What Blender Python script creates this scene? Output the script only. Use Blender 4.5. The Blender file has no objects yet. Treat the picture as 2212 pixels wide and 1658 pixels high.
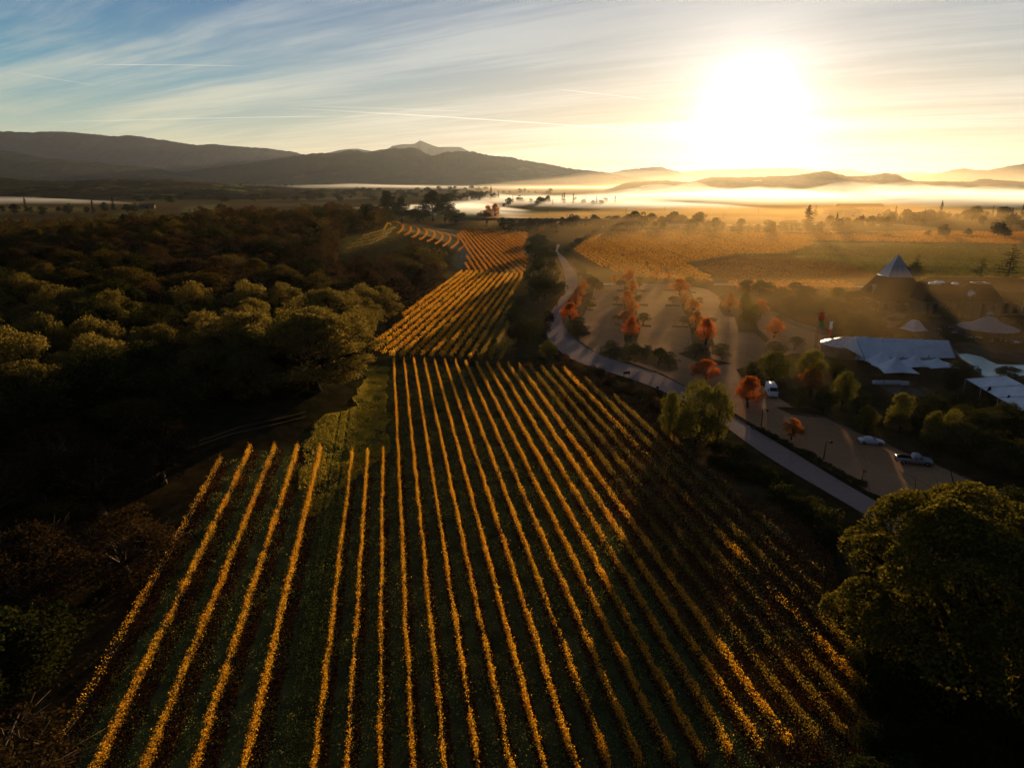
import bpy, math, random
import numpy as np
from math import radians as R, sin, cos, tan, atan2, pi, sqrt, exp

# ------------------------------------------------------------------ camera / light / exposure
CAM_H, PITCH, FPX, W2, H2 = 43.0, R(16.75), 1475.0, 1106.0, 829.0
SUN_AZ, SUN_EL = R(18.1), R(4.5)
SC = bpy.context.scene
cam_d = bpy.data.cameras.new('camera'); cam = bpy.data.objects.new('camera', cam_d)
SC.collection.objects.link(cam); SC.camera = cam
cam.location = (0, 0, CAM_H); cam.rotation_euler = (pi/2 - PITCH, 0, 0)
cam_d.lens = 36*FPX/2212; cam_d.sensor_width = 36; cam_d.clip_start = .5; cam_d.clip_end = 60000
SC.view_settings.view_transform = 'Standard'; SC.view_settings.look = 'None'
SC.view_settings.exposure = 0.55; SC.view_settings.gamma = 1.0
SC.cycles.use_denoising = True
SC.cycles.max_bounces = 5; SC.cycles.diffuse_bounces = 2; SC.cycles.transmission_bounces = 3
SC.cycles.volume_bounces = 0; SC.cycles.transparent_max_bounces = 24
SC.cycles.sample_clamp_indirect = 4

sun_d = bpy.data.lights.new('sun', 'SUN'); sun = bpy.data.objects.new('sun', sun_d)
SC.collection.objects.link(sun)
sun_d.energy = 5.0; sun_d.angle = R(.6); sun_d.color = (1, .71, .37)
S = np.array([sin(SUN_AZ)*cos(SUN_EL), cos(SUN_AZ)*cos(SUN_EL), sin(SUN_EL)])
from mathutils import Vector, Matrix
sun.rotation_euler = Vector(S).to_track_quat('Z', 'Y').to_euler()

# ---- node helpers
class NT:
    def __init__(s, nt): s.nt = nt; nt.nodes.clear()
    def n(s, t, **kw):
        o = s.nt.nodes.new(t)
        for k, v in kw.items(): setattr(o, k, v)
        return o
    def put(s, sock, v):
        if hasattr(v, 'is_output') or isinstance(v, bpy.types.NodeSocket): s.nt.links.new(v, sock)
        elif v is not None:
            try: sock.default_value = v
            except Exception: sock.default_value = (*v, 1)
    def m(s, op, a, b=None, c=None, clamp=False):
        o = s.n('ShaderNodeMath', operation=op, use_clamp=clamp)
        s.put(o.inputs[0], a); s.put(o.inputs[1], b); s.put(o.inputs[2], c)
        return o.outputs[0]
    def v(s, op, a, b=None, scale=None):
        o = s.n('ShaderNodeVectorMath', operation=op)
        s.put(o.inputs[0], a); s.put(o.inputs[1], b)
        if scale is not None: s.put(o.inputs['Scale'], scale)
        return o.outputs['Value'] if op in ('DOT_PRODUCT', 'LENGTH') else o.outputs[0]
    def mix(s, f, a, b, mode='MIX'):
        o = s.n('ShaderNodeMix', data_type='RGBA', blend_type=mode, clamp_factor=True)
        s.put(o.inputs[0], f)
        for i, x in ((6, a), (7, b)):
            s.put(o.inputs[i], (*x, 1) if isinstance(x, tuple) and len(x) == 3 else x)
        return o.outputs[2]
    def noise(s, vec, scale, detail=3, rough=.5, dist=0):
        o = s.n('ShaderNodeTexNoise'); s.put(o.inputs['Vector'], vec)
        o.inputs['Scale'].default_value = scale; o.inputs['Detail'].default_value = detail
        o.inputs['Roughness'].default_value = rough; o.inputs['Distortion'].default_value = dist
        return o.outputs[0]
    def ss(s, x, a, b):
        o = s.n('ShaderNodeMapRange', interpolation_type='SMOOTHSTEP', clamp=True)
        s.put(o.inputs[0], x); o.inputs[1].default_value = a; o.inputs[2].default_value = b
        return o.outputs[0]
    def ramp(s, x, stops):
        o = s.n('ShaderNodeValToRGB'); s.put(o.inputs[0], x); r = o.color_ramp
        while len(r.elements) < len(stops): r.elements.new(.5)
        for e, (p, c) in zip(r.elements, stops): e.position = p; e.color = (*c, 1)
        return o.outputs[0]
    def xyz(s, x, y, z):
        o = s.n('ShaderNodeCombineXYZ')
        for i, q in enumerate((x, y, z)): s.put(o.inputs[i], q)
        return o.outputs[0]

def lin(r, g, b):
    f = lambda c: (c/255/12.92) if c <= 10 else ((c/255+.055)/1.055)**2.4
    return (f(r), f(g), f(b))

def ray(px, py):
    a = (px-W2)/FPX; b = (py-H2)/FPX
    return a, cos(PITCH) - b*sin(PITCH), -sin(PITCH) - b*cos(PITCH)

# ---- world: a dawn sky with cirrus and contrails
def build_world():
    w = bpy.data.worlds.new('World'); SC.world = w; w.use_nodes = True
    t = NT(w.node_tree)
    d = t.v('NORMALIZE', t.n('ShaderNodeTexCoord').outputs['Generated'])
    sp = t.n('ShaderNodeSeparateXYZ'); t.put(sp.inputs[0], d)
    x, y, z = sp.outputs
    el = t.m('MAXIMUM', z, 0.0)
    cs = t.v('DOT_PRODUCT', d, tuple(S))
    ang = t.m('ARCCOSINE', t.m('MINIMUM', cs, .99999))            # radians from the sun
    # clear-sky colour by height
    base = t.ramp(t.m('MULTIPLY', el, 2.0), [(0, lin(230, 204, 146)), (.045, lin(216, 204, 158)), (.12, lin(168, 182, 166)),
             (.24, lin(104, 152, 168)), (.42, lin(56, 112, 154)), (.6, lin(34, 80, 124)), (1, lin(30, 52, 84))])
    warm = t.ramp(t.m('MULTIPLY', el, 2.0), [(0, lin(238, 192, 148)), (.05, lin(238, 202, 174)), (.14, lin(226, 210, 186)),
             (.3, lin(186, 192, 192)), (.5, lin(132, 156, 178)), (1, lin(70, 84, 110))])
    f = t.m('POWER', t.m('SUBTRACT', 1, t.ss(ang, .05, 1.02)), 1.35)
    c = t.mix(f, base, warm)
    c = t.mix(f, t.mix(1.0, c, (.68, .71, .74), 'MULTIPLY'), t.mix(1.0, c, (.46, .50, .55), 'MULTIPLY'))
    # away from the dawn the sky is dim
    back = t.ss(y, -.75, .62)
    c = t.mix(1.0, c, t.mix(back, (.21, .24, .32), (1, 1, 1)), 'MULTIPLY')
    # cirrus on a plane overhead
    zz = t.m('ADD', el, .055)
    u, v = t.m('DIVIDE', x, zz), t.m('DIVIDE', y, zz)
    a = R(-59); ca, sa = sin(a), cos(a)
    al = t.m('ADD', t.m('MULTIPLY', u, ca), t.m('MULTIPLY', v, sa))
    ac = t.m('SUBTRACT', t.m('MULTIPLY', u, sa), t.m('MULTIPLY', v, ca))
    wob = t.noise(t.xyz(al, ac, 0), .35, 3, .5)
    ac2 = t.m('ADD', ac, t.m('MULTIPLY', wob, .5))
    n1 = t.noise(t.xyz(t.m('MULTIPLY', al, .22), ac2, 1.7), 1.1, 6, .62, .1)
    n2 = t.noise(t.xyz(t.m('MULTIPLY', al, .08), t.m('MULTIPLY', ac2, 1.3), 9.2), 2.6, 5, .68, .1)
    n3 = t.noise(t.xyz(t.m('MULTIPLY', al, .3), t.m('MULTIPLY', ac, .5), 4.4), .55, 3, .5)
    cl = t.m('ADD', t.m('MULTIPLY', n1, .74), t.m('MULTIPLY', n2, .26))
    cl = t.m('MULTIPLY', t.ss(cl, .40, .64), t.ss(n3, .22, .55))
    cc = t.mix(f, t.mix(t.ss(el, .03, .30), lin(214, 198, 160), lin(160, 172, 180)), (.57, .56, .54))
    cc = t.mix(1.0, cc, t.mix(back, (.07, .07, .09), (1, 1, 1)), 'MULTIPLY')
    c = t.mix(t.m('MULTIPLY', cl, .52), c, cc)
    # contrails, straight lines in the same plane
    def pl(px, py):
        q = ray(px, py); l = sqrt(sum(k*k for k in q)); q = [k/l for k in q]
        return q[0]/(q[2]+.055), q[1]/(q[2]+.055)
    tr = None
    for (p, q, wd, st) in [((40, 266), (840, 250), .030, .35), ((560, 231), (1500, 291), .026, .65), ((160, 139), (560, 143), .009, .45),
                           ((0, 152), (230, 188), .010, .30), ((620, 228), (1060, 243), .018, .3), ((1180, 190), (1420, 217), .01, .5)]:
        (ax, ay), (bx, by) = pl(*p), pl(*q)
        L = sqrt((bx-ax)**2+(by-ay)**2); tx, ty = (bx-ax)/L, (by-ay)/L
        s = t.m('ADD', t.m('MULTIPLY', t.m('SUBTRACT', u, ax), tx), t.m('MULTIPLY', t.m('SUBTRACT', v, ay), ty))
        n = t.m('SUBTRACT', t.m('MULTIPLY', t.m('SUBTRACT', u, ax), ty), t.m('MULTIPLY', t.m('SUBTRACT', v, ay), tx))
        n = t.m('ADD', n, t.m('MULTIPLY', t.m('SUBTRACT', t.noise(t.xyz(s, 0, 3), 1.2, 3), .5), wd*3))
        g = t.m('SUBTRACT', 1, t.ss(t.m('ABSOLUTE', n), wd*.15, wd*1.6))
        g = t.m('MULTIPLY', g, t.m('MULTIPLY', t.ss(s, 0, L*.3), t.m('SUBTRACT', 1, t.ss(s, L*.75, L))))
        g = t.m('MULTIPLY', g, t.m('MULTIPLY', st, t.m('ADD', .4, t.noise(t.xyz(s, n, 7), 2.5, 3))))
        tr = g if tr is None else t.m('MAXIMUM', tr, g)
    c = t.mix(tr, c, t.mix(f, lin(222, 212, 185), (.85, .82, .76)))
    # forward-scattered light round the sun
    def G_(k, col):
        e = t.m('EXPONENT', t.m('MULTIPLY', t.m('MULTIPLY', ang, ang), -k))
        return t.mix(1.0, t.xyz(e, e, e), col, 'MULTIPLY')
    halo = t.mix(1.0, G_(200, (.36, .32, .27)), G_(60, (.20, .18, .17)), 'ADD')
    halo = t.mix(1.0, halo, G_(700, (2., 2., 2.)), 'ADD')
    halo = t.mix(1.0, halo, t.mix(t.ss(n1, .3, .7), (.8, .8, .8), (1.15, 1.15, 1.15)), 'MULTIPLY')
    c = t.mix(1.0, c, halo, 'ADD')
    bg = t.n('ShaderNodeBackground'); t.put(bg.inputs[0], c); bg.inputs[1].default_value = 1.0
    # the physical sky adds its own dawn colour
    sky = t.n('ShaderNodeTexSky', sky_type='NISHITA'); sky.sun_disc = False
    sky.sun_elevation = SUN_EL; sky.sun_rotation = SUN_AZ; sky.altitude = 60; sky.dust_density = 1.5
    bg2 = t.n('ShaderNodeBackground'); t.put(bg2.inputs[0], sky.outputs[0]); bg2.inputs[1].default_value = .005
    ad = t.n('ShaderNodeAddShader'); t.put(ad.inputs[0], bg.outputs[0]); t.put(ad.inputs[1], bg2.outputs[0])
    o = t.n('ShaderNodeOutputWorld'); t.put(o.inputs[0], ad.outputs[0])
    w.cycles.sampling_method = 'MANUAL'; w.cycles.sample_map_resolution = 1024
build_world()

# ------------------------------------------------------------------ geometry helpers
rng = np.random.default_rng(7); random.seed(7)

def vnoise(x, y, s, seed=0):
    """smooth value noise 0..1"""
    x = np.asarray(x, float)/s + seed*17.3; y = np.asarray(y, float)/s + seed*5.1
    xi, yi = np.floor(x), np.floor(y); fx, fy = x-xi, y-yi
    fx = fx*fx*(3-2*fx); fy = fy*fy*(3-2*fy)
    def h(a, b):
        q = np.sin(a*127.1+b*311.7+seed*74.7)*43758.5453
        return q-np.floor(q)
    return (h(xi, yi)*(1-fx)+h(xi+1, yi)*fx)*(1-fy)+(h(xi, yi+1)*(1-fx)+h(xi+1, yi+1)*fx)*fy
def fbm(x, y, s, seed=0, o=4):
    r = 0; a = .5; tot = 0
    for k in range(o): r = r+a*vnoise(x, y, s/2**k, seed+k); tot += a; a *= .5
    return r/tot
def sstep(a, b, x):
    t = np.clip((np.asarray(x, float)-a)/(b-a), 0, 1); return t*t*(3-2*t)

def hgt(x, y):
    """ground height: flat valley floor with a wooded knoll to the west"""
    x = np.asarray(x, float); y = np.asarray(y, float)
    k = 17*np.exp(-((x+150)/95)**2-((y-340)/150)**2) + 9*np.exp(-((x+92)/45)**2-((y-455)/85)**2) \
        + 9*np.exp(-((x+120)/55)**2-((y-130)/90)**2)
    k = k + 5*np.exp(-((x+330)/110)**2-((y-420)/200)**2)
    k = k*sstep(22, 75, -x)*sstep(25, 80, y+0*x)
    return k + 3.3*np.exp(-((x+43)/11)**2-((y-138)/26)**2)  # low swell added so the meadow catches the low sun
def proj(x, y, z):
    x, y, z = np.asarray(x, float), np.asarray(y, float), np.asarray(z, float)-CAM_H
    zc = y*cos(PITCH)-z*sin(PITCH); yc = -y*sin(PITCH)-z*cos(PITCH)
    zc = np.where(zc < .5, .5, zc)
    return W2+FPX*x/zc, H2+FPX*yc/zc
def G(px, py, z=0.0):
    a, b, c = ray(px, py); t = (z-CAM_H)/c
    return a*t, b*t
def T(px, py):
    """the point of the ground under a line of sight"""
    a, b, c = ray(px, py); t = 20.0
    for _ in range(4000):
        if CAM_H+c*t <= float(hgt(a*t, b*t)): break
        t += max(.15, t*.002)
    return a*t, b*t
def ztop(x, y, py):
    """height of the point above (x, y) seen at image row py"""
    lo, hi = -5.0, 120.0
    for _ in range(40):
        m = (lo+hi)/2
        if float(proj(x, y, m)[1]) > py: lo = m
        else: hi = m
    return lo
def inpoly(px, py, poly):
    px, py = np.asarray(px, float), np.asarray(py, float); r = np.zeros(px.shape, bool)
    n = len(poly)
    for i in range(n):
        x1, y1 = poly[i]; x2, y2 = poly[(i+1) % n]
        if y1 == y2: continue
        c = ((y1 > py) != (y2 > py)) & (px < (x2-x1)*(py-y1)/(y2-y1)+x1)
        r ^= c
    return r
# picture regions I measured the place in, back to whole-picture coordinates
c6 = lambda x, y: (1133.9+.2685*x, 540+.2685*y)
c7 = lambda x, y: (1619.9+.2675*x, 810+.2675*y)
c5 = lambda x, y: (1619.9+.2675*x, 540+.2675*y)
c8 = lambda x, y: (1781.9+.1943*x, 728.9+.1943*y)
c3 = lambda x, y: (1079.9+.2685*x, 324+.2685*y)
c4 = lambda x, y: (1619.9+.2675*x, 324+.2675*y)
c2 = lambda x, y: (540+.2685*x, 270+.2685*y)
c1 = lambda x, y: (.2685*x, 270+.2685*y)
cb = lambda x, y: (701.9+.2606*x, 432+.2606*y)

COL = SC.collection
def link(name, data, parent=None, loc=None):
    o = bpy.data.objects.new(name, data); COL.objects.link(o)
    if parent is not None: o.parent = parent
    if loc is not None: o.location = loc
    return o
def tag(o, label=None, cat=None, group=None, kind=None):
    for k, v in (('label', label), ('category', cat), ('group', group), ('kind', kind)):
        if v: o[k] = v
    return o
def thing(name, label, cat, loc=(0, 0, 0), rz=0, group=None, sc=None):
    o = link(name, None, loc=loc); o.rotation_euler = (0, 0, rz)
    if sc: o.scale = sc
    return tag(o, label, cat, group)
def npmesh(name, v, f, mat, smooth=False, mi=None, loops=4):
    v = np.asarray(v, np.float32).reshape(-1, 3); f = np.asarray(f, np.int32).reshape(-1, loops)
    me = bpy.data.meshes.new(name)
    me.vertices.add(len(v)); me.vertices.foreach_set('co', v.ravel())
    me.loops.add(f.size); me.loops.foreach_set('vertex_index', f.ravel())
    me.polygons.add(len(f)); me.polygons.foreach_set('loop_start', np.arange(0, f.size, loops, dtype=np.int32))
    for mm in (mat if isinstance(mat, (list, tuple)) else [mat]): me.materials.append(mm)
    if mi is not None: me.polygons.foreach_set('material_index', np.asarray(mi, np.int32))
    if smooth: me.polygons.foreach_set('use_smooth', np.ones(len(f), bool))
    me.update(calc_edges=True); return me

class MB:
    """collects polygons into one mesh"""
    def __init__(s): s.v = []; s.f = []; s.sm = []
    def poly(s, pts, smooth=False):
        i = len(s.v); s.v += [tuple(p) for p in pts]; s.f.append(tuple(range(i, i+len(pts)))); s.sm.append(smooth)
    def box(s, cx, cy, cz, sx, sy, sz, rz=0):
        c, n = cos(rz), sin(rz); P = []
        for dz in (-.5, .5):
            for dx, dy in ((-.5, -.5), (.5, -.5), (.5, .5), (-.5, .5)):
                X, Y = dx*sx, dy*sy; P.append((cx+X*c-Y*n, cy+X*n+Y*c, cz+dz*sz))
        i = len(s.v); s.v += P
        for q in ((3, 2, 1, 0), (4, 5, 6, 7), (0, 1, 5, 4), (1, 2, 6, 5), (2, 3, 7, 6), (3, 0, 4, 7)):
            s.f.append(tuple(i+k for k in q)); s.sm.append(False)
        return s
    def rings(s, rings, cap=True, smooth=True, close=True):
        i0 = len(s.v); n = len(rings[0])
        for r in rings: s.v += [tuple(p) for p in r]
        for a in range(len(rings)-1):
            for k in range(n if close else n-1):
                k2 = (k+1) % n
                s.f.append((i0+a*n+k, i0+a*n+k2, i0+(a+1)*n+k2, i0+(a+1)*n+k)); s.sm.append(smooth)
        if cap:
            s.f.append(tuple(i0+k for k in reversed(range(n)))); s.sm.append(False)
            s.f.append(tuple(i0+(len(rings)-1)*n+k for k in range(n))); s.sm.append(False)
        return s
    def tube(s, pts, rad, n=6, cap=True):
        pts = [Vector(p) for p in pts]; rad = rad if isinstance(rad, (list, tuple)) else [rad]*len(pts)
        rs = []
        for i, p in enumerate(pts):
            d = (pts[min(i+1, len(pts)-1)]-pts[max(i-1, 0)]).normalized()
            u = d.cross(Vector((.3, .2, 1) if abs(d.z) < .8 else (1, .1, 0))).normalized(); w = d.cross(u)
            rs.append([p+(u*cos(2*pi*k/n)+w*sin(2*pi*k/n))*rad[i] for k in range(n)])
        return s.rings(rs, cap)
    def lathe(s, cx, cy, prof, n=12, smooth=True, a0=0):
        return s.rings([[(cx+r*cos(a0+2*pi*k/n), cy+r*sin(a0+2*pi*k/n), z) for k in range(n)] for r, z in prof], True, smooth)
    def mesh(s, name, mat):
        me = bpy.data.meshes.new(name); me.from_pydata(s.v, [], s.f); me.materials.append(mat)
        me.polygons.foreach_set('use_smooth', s.sm); me.update(); return me
    def obj(s, name, mat, parent=None, loc=None): return link(name, s.mesh(name, mat), parent, loc)

# ------------------------------------------------------------------ materials
MATS = {}
def newmat(name):
    m = bpy.data.materials.new(name); m.use_nodes = True; t = NT(m.node_tree); MATS[name] = m
    return m, t, t.n('ShaderNodeOutputMaterial')
def leafmat(name, stops, trans=.5, objvar=.25, noise_s=.35, rough=.7):
    m, t, o = newmat(name)
    geo = t.n('ShaderNodeNewGeometry'); oi = t.n('ShaderNodeObjectInfo')
    tc = t.n('ShaderNodeTexCoord')
    r = t.m('ADD', t.m('MULTIPLY', geo.outputs['Random Per Island'], .55), t.m('MULTIPLY', t.noise(geo.outputs['Position'], noise_s, 2), .45))
    c = t.ramp(r, stops)
    k = t.m('ADD', 1-objvar, t.m('MULTIPLY', oi.outputs['Random'], 2*objvar))
    c = t.mix(1.0, c, t.xyz(k, k, k), 'MULTIPLY')
    d = t.n('ShaderNodeBsdfDiffuse'); t.put(d.inputs[0], c)
    tr = t.n('ShaderNodeBsdfTranslucent'); t.put(tr.inputs[0], t.mix(1.0, c, (1.35, 1.1, .7), 'MULTIPLY'))
    mx = t.n('ShaderNodeMixShader'); mx.inputs[0].default_value = trans
    t.put(mx.inputs[1], d.outputs[0]); t.put(mx.inputs[2], tr.outputs[0]); t.put(o.inputs[0], mx.outputs[0])
    return m
def pmat(name, col, rough=.7, metal=0, var=.25, scale=3.0, col2=None, bump=0, spec=.08, emit=None, coord='Object'):
    m, t, o = newmat(name)
    b = t.n('ShaderNodeBsdfPrincipled'); tc = t.n('ShaderNodeTexCoord'); P = tc.outputs[coord]
    n = t.noise(P, scale, 5, .6)
    c2 = col2 or tuple(c*(1-var) for c in col)
    t.put(b.inputs['Base Color'], t.mix(t.ss(n, .35, .65), col, c2))
    b.inputs['Roughness'].default_value = rough; b.inputs['Metallic'].default_value = metal
    b.inputs['Specular IOR Level'].default_value = spec if rough < .65 else 0.0
    if bump:
        bp = t.n('ShaderNodeBump'); bp.inputs['Strength'].default_value = bump; t.put(bp.inputs['Height'], t.noise(P, scale*4, 4)); t.put(b.inputs['Normal'], bp.outputs[0])
    if emit:
        b.inputs['Emission Color'].default_value = (*emit, 1); b.inputs['Emission Strength'].default_value = 1
    t.put(o.inputs[0], b.outputs[0]); return m
def volmat(name, col, dens, g):
    m, t, o = newmat(name)
    v = t.n('ShaderNodeVolumePrincipled'); v.inputs['Color'].default_value = (*col, 1)
    v.inputs['Density'].default_value = dens; v.inputs['Anisotropy'].default_value = g
    t.put(o.inputs[1], v.outputs[0]); return m

VINE = leafmat('vine_leaf', [(0, (.34, .10, .012)), (.25, (.54, .24, .018)), (.5, (.64, .37, .025)), (.75, (.58, .40, .04)), (1, (.34, .30, .05))], .58, .1, .12)
VINE_R = leafmat('vine_leaf_rust', [(0, (.20, .07, .014)), (.3, (.34, .14, .02)), (.6, (.42, .20, .025)), (1, (.40, .26, .04))], .55, .12, .08)
VINE_G = leafmat('vine_leaf_olive', [(0, (.16, .10, .02)), (.4, (.24, .17, .025)), (.7, (.32, .24, .03)), (1, (.40, .22, .03))], .5, .12, .1)
LITTER = leafmat('fallen_leaf', [(0, (.06, .028, .010)), (.45, (.15, .062, .018)), (.8, (.28, .11, .03)), (1, (.42, .19, .04))], .2, .1, .2)
GRASS = leafmat('grass_blade', [(0, (.10, .15, .05)), (.5, (.19, .25, .065)), (.85, (.32, .33, .075)), (1, (.42, .36, .09))], .55, .1, .3)
GRASS_Y = leafmat('sunlit_dry_grass', [(0, (.20, .20, .03)), (.5, (.38, .34, .055)), (1, (.55, .46, .08))], .6, .1, .3)  # dry grass, colour raised to stand in for sun on the meadow
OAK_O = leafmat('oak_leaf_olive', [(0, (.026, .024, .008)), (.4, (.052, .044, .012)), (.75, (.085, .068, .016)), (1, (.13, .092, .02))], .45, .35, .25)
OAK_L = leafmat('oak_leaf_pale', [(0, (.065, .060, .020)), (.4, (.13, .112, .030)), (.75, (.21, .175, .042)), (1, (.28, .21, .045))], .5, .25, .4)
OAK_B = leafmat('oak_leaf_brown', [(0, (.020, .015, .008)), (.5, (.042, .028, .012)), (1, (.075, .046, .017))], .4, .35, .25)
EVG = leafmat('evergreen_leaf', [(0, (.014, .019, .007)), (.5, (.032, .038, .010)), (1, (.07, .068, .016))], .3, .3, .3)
GREEN = leafmat('green_leaf', [(0, (.05, .060, .010)), (.5, (.11, .115, .015)), (.85, (.17, .155, .022)), (1, (.25, .18, .025))], .45, .2, .3)
OAK_G = leafmat('oak_leaf_green', [(0, (.035, .038, .008)), (.5, (.09, .085, .013)), (.85, (.18, .155, .02)), (1, (.27, .21, .03))], .4, 0, .5)
MAPLE = leafmat('maple_leaf_red', [(0, (.12, .08, .012)), (.3, (.32, .10, .014)), (.6, (.60, .15, .018)), (1, (.66, .27, .03))], .6, .25, .5)
MAPLE_B = leafmat('maple_leaf_brown', [(0, (.12, .08, .014)), (.4, (.34, .15, .02)), (.7, (.55, .19, .025)), (1, (.60, .28, .04))], .6, .2, .3)
BARK = pmat('bark', (.045, .033, .024), .9, col2=(.02, .015, .011), scale=2)
BARK_P = pmat('pale_bark', (.16, .12, .085), .9, col2=(.06, .045, .03), scale=2)
WOOD = pmat('post_wood', (.07, .05, .035), .9, scale=4)
METAL_D = pmat('dark_metal', (.03, .026, .022), .5, .6, scale=4)
WHITE = pmat('white_fabric', (.78, .82, .94), .55, 0, .06, 1.5)
def cloth(name, col, tr):
    m, t, o = newmat(name); n = t.noise(t.n('ShaderNodeTexCoord').outputs['Object'], .5, 4)
    c = t.mix(t.ss(n, .4, .6), col, tuple(k*.9 for k in col)); d = t.n('ShaderNodeBsdfDiffuse'); t.put(d.inputs[0], c); e = t.n('ShaderNodeBsdfTranslucent'); t.put(e.inputs[0], c)
    mx = t.n('ShaderNodeMixShader'); mx.inputs[0].default_value = tr; t.put(mx.inputs[1], d.outputs[0]); t.put(mx.inputs[2], e.outputs[0]); t.put(o.inputs[0], mx.outputs[0]); return m
TENT = cloth('tent_cloth', (.88, .91, .97), .10)
WHITE_D = pmat('seam_fabric', (.42, .42, .48), .7, 0, .1, 2)
PAINT = pmat('line_paint', (.62, .62, .60), .7, 0, .3, 2)
STUCCO = pmat('stucco', (.33, .22, .12), .9, 0, .25, .7, bump=.2)
ROOFD = pmat('dark_shingle', (.035, .024, .018), .9, 0, .4, 1.5, bump=.3)
ROOFP = pmat('grey_shingle', (.34, .31, .31), .8, 0, .25, 2.5, bump=.3)
CAPM = pmat('pale_roof_panel', (.50, .48, .50), .5, .2, .15, 1.2)
CONC = pmat('concrete', (.15, .115, .085), .9, 0, .25, .8)
GLASS = pmat('dark_glass', (.012, .013, .016), .12, 0, .2, 1, spec=.6)
CARW = pmat('white_car_paint', (.66, .68, .76), .28, 0, .05, 1, spec=.5)
CARS = pmat('silver_car_paint', (.34, .32, .36), .3, .3, .08, 1, spec=.5)
TYRE = pmat('tyre_rubber', (.012, .012, .012), .9)
LAMPG = pmat('lamp_glass', (.6, .5, .35), .3)
RED = pmat('red_cloth', (.55, .03, .02), .8, 0, .2, 2)
GRN = pmat('green_cloth', (.03, .22, .07), .8, 0, .2, 2)

def roadmat(name, c1_, c2_, rough, wet=0.0):
    m, t, o = newmat(name); P = t.n('ShaderNodeNewGeometry').outputs['Position']
    n1 = t.noise(P, .05, 5, .65); n2 = t.noise(P, .9, 6, .7); n3 = t.noise(P, 6, 3, .6)
    c = t.mix(t.ss(n1, .35, .65), c1_, c2_); c = t.mix(t.m('MULTIPLY', t.ss(n2, .45, .75), .45), c, tuple(k*.45 for k in c1_))
    c = t.mix(t.m('MULTIPLY', n3, .3), c, tuple(k*1.5 for k in c2_))
    # cracks
    vo = t.n('ShaderNodeTexVoronoi', feature='DISTANCE_TO_EDGE'); t.put(vo.inputs['Vector'], t.v('ADD', P, t.n('ShaderNodeTexNoise').outputs[1])); vo.inputs['Scale'].default_value = .11
    cr = t.m('SUBTRACT', 1, t.ss(vo.outputs[0], .001, .008))
    c = t.mix(t.m('MULTIPLY', cr, .4), c, (.02, .015, .012))
    df = t.n('ShaderNodeBsdfDiffuse'); t.put(df.inputs[0], c)
    r = t.m('SUBTRACT', rough, t.m('MULTIPLY', t.ss(n1, .5, .7), wet)); g_ = t.n('ShaderNodeBsdfGlossy'); t.put(g_.inputs['Roughness'], r); mg = t.n('ShaderNodeMixShader'); mg.inputs[0].default_value = .012; t.put(mg.inputs[1], df.outputs[0]); t.put(mg.inputs[2], g_.outputs[0])
    bp = t.n('ShaderNodeBump'); bp.inputs['Strength'].default_value = .25; bp.inputs['Distance'].default_value = .05
    t.put(bp.inputs['Height'], n3); t.put(df.inputs['Normal'], bp.outputs[0])
    t.put(o.inputs[0], mg.outputs[0]); return m
ASPH = roadmat('asphalt', (.26, .18, .155), (.34, .24, .20), .8, .1)
LOT = roadmat('worn_asphalt', (.28, .142, .066), (.38, .205, .10), .8, .25)

# ------------------------------------------------------------------ the ground
AZ_N = math.atan2(833-W2, 1540.0); UN = (sin(AZ_N), cos(AZ_N)); VN = (cos(AZ_N), -sin(AZ_N))     # near rows
AZ_M = math.atan2(1262-W2, 1540.0); UM = (sin(AZ_M), cos(AZ_M)); VM = (cos(AZ_M), -sin(AZ_M))    # middle block
AZ_U = math.atan2(905-W2, 1540.0); UU = (sin(AZ_U), cos(AZ_U)); VU = (cos(AZ_U), -sin(AZ_U))     # upper block
AZ_R = math.atan2(1000-W2, 1540.0); UR = (sin(AZ_R), cos(AZ_R)); VR = (cos(AZ_R), -sin(AZ_R))    # wide eastern field
gx, gy = G(892, 1658); VOFF = gx*VN[0]+gy*VN[1]; SPN = 2.4
gx, gy = G(538, 1658); VOFFL = gx*VN[0]+gy*VN[1]; SPL = 3.63

NEAR_P = [(838, 783), (980, 790), (1120, 797), (1225, 806), (1300, 850), (1400, 915), (1530, 1015), (1640, 1105), (1740, 1200), (1800, 1290), (1850, 1420), (1900, 1640), (1960, 2000), (600, 2000), (672, 1600), (752, 985), (836, 985)]
NEAR_L = [(490, 1000), (552, 975), (690, 976), (715, 990), (545, 2000), (-450, 2000), (-30, 1750), (95, 1645), (270, 1375), (385, 1160), (470, 1000)]
MID_P = [(815, 735), (800, 760), (830, 775), (1000, 782), (1105, 786), (1098, 700), (1112, 640), (1135, 598), (1000, 590), (960, 612), (905, 660)]
UPP_P = [(1001, 592), (1132, 597), (1140, 560), (1128, 540), (1142, 505), (1060, 496), (1000, 497), (985, 512), (1010, 545)]
EAST_P = [(1237, 545), (1265, 520), (1330, 502), (1450, 499), (1600, 504), (1745, 515), (1760, 530), (1700, 552), (1590, 553), (1480, 572), (1530, 600), (1545, 612), (1400, 605), (1330, 592), (1275, 570)]
DARK_P = [(1500, 576), (1600, 560), (1720, 560), (1850, 582), (1893, 602), (1885, 611), (1560, 611), (1535, 598)]
EAST_Q = [(1570, 612), (1860, 612), (1840, 628), (1650, 640), (1560, 625)]
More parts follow.
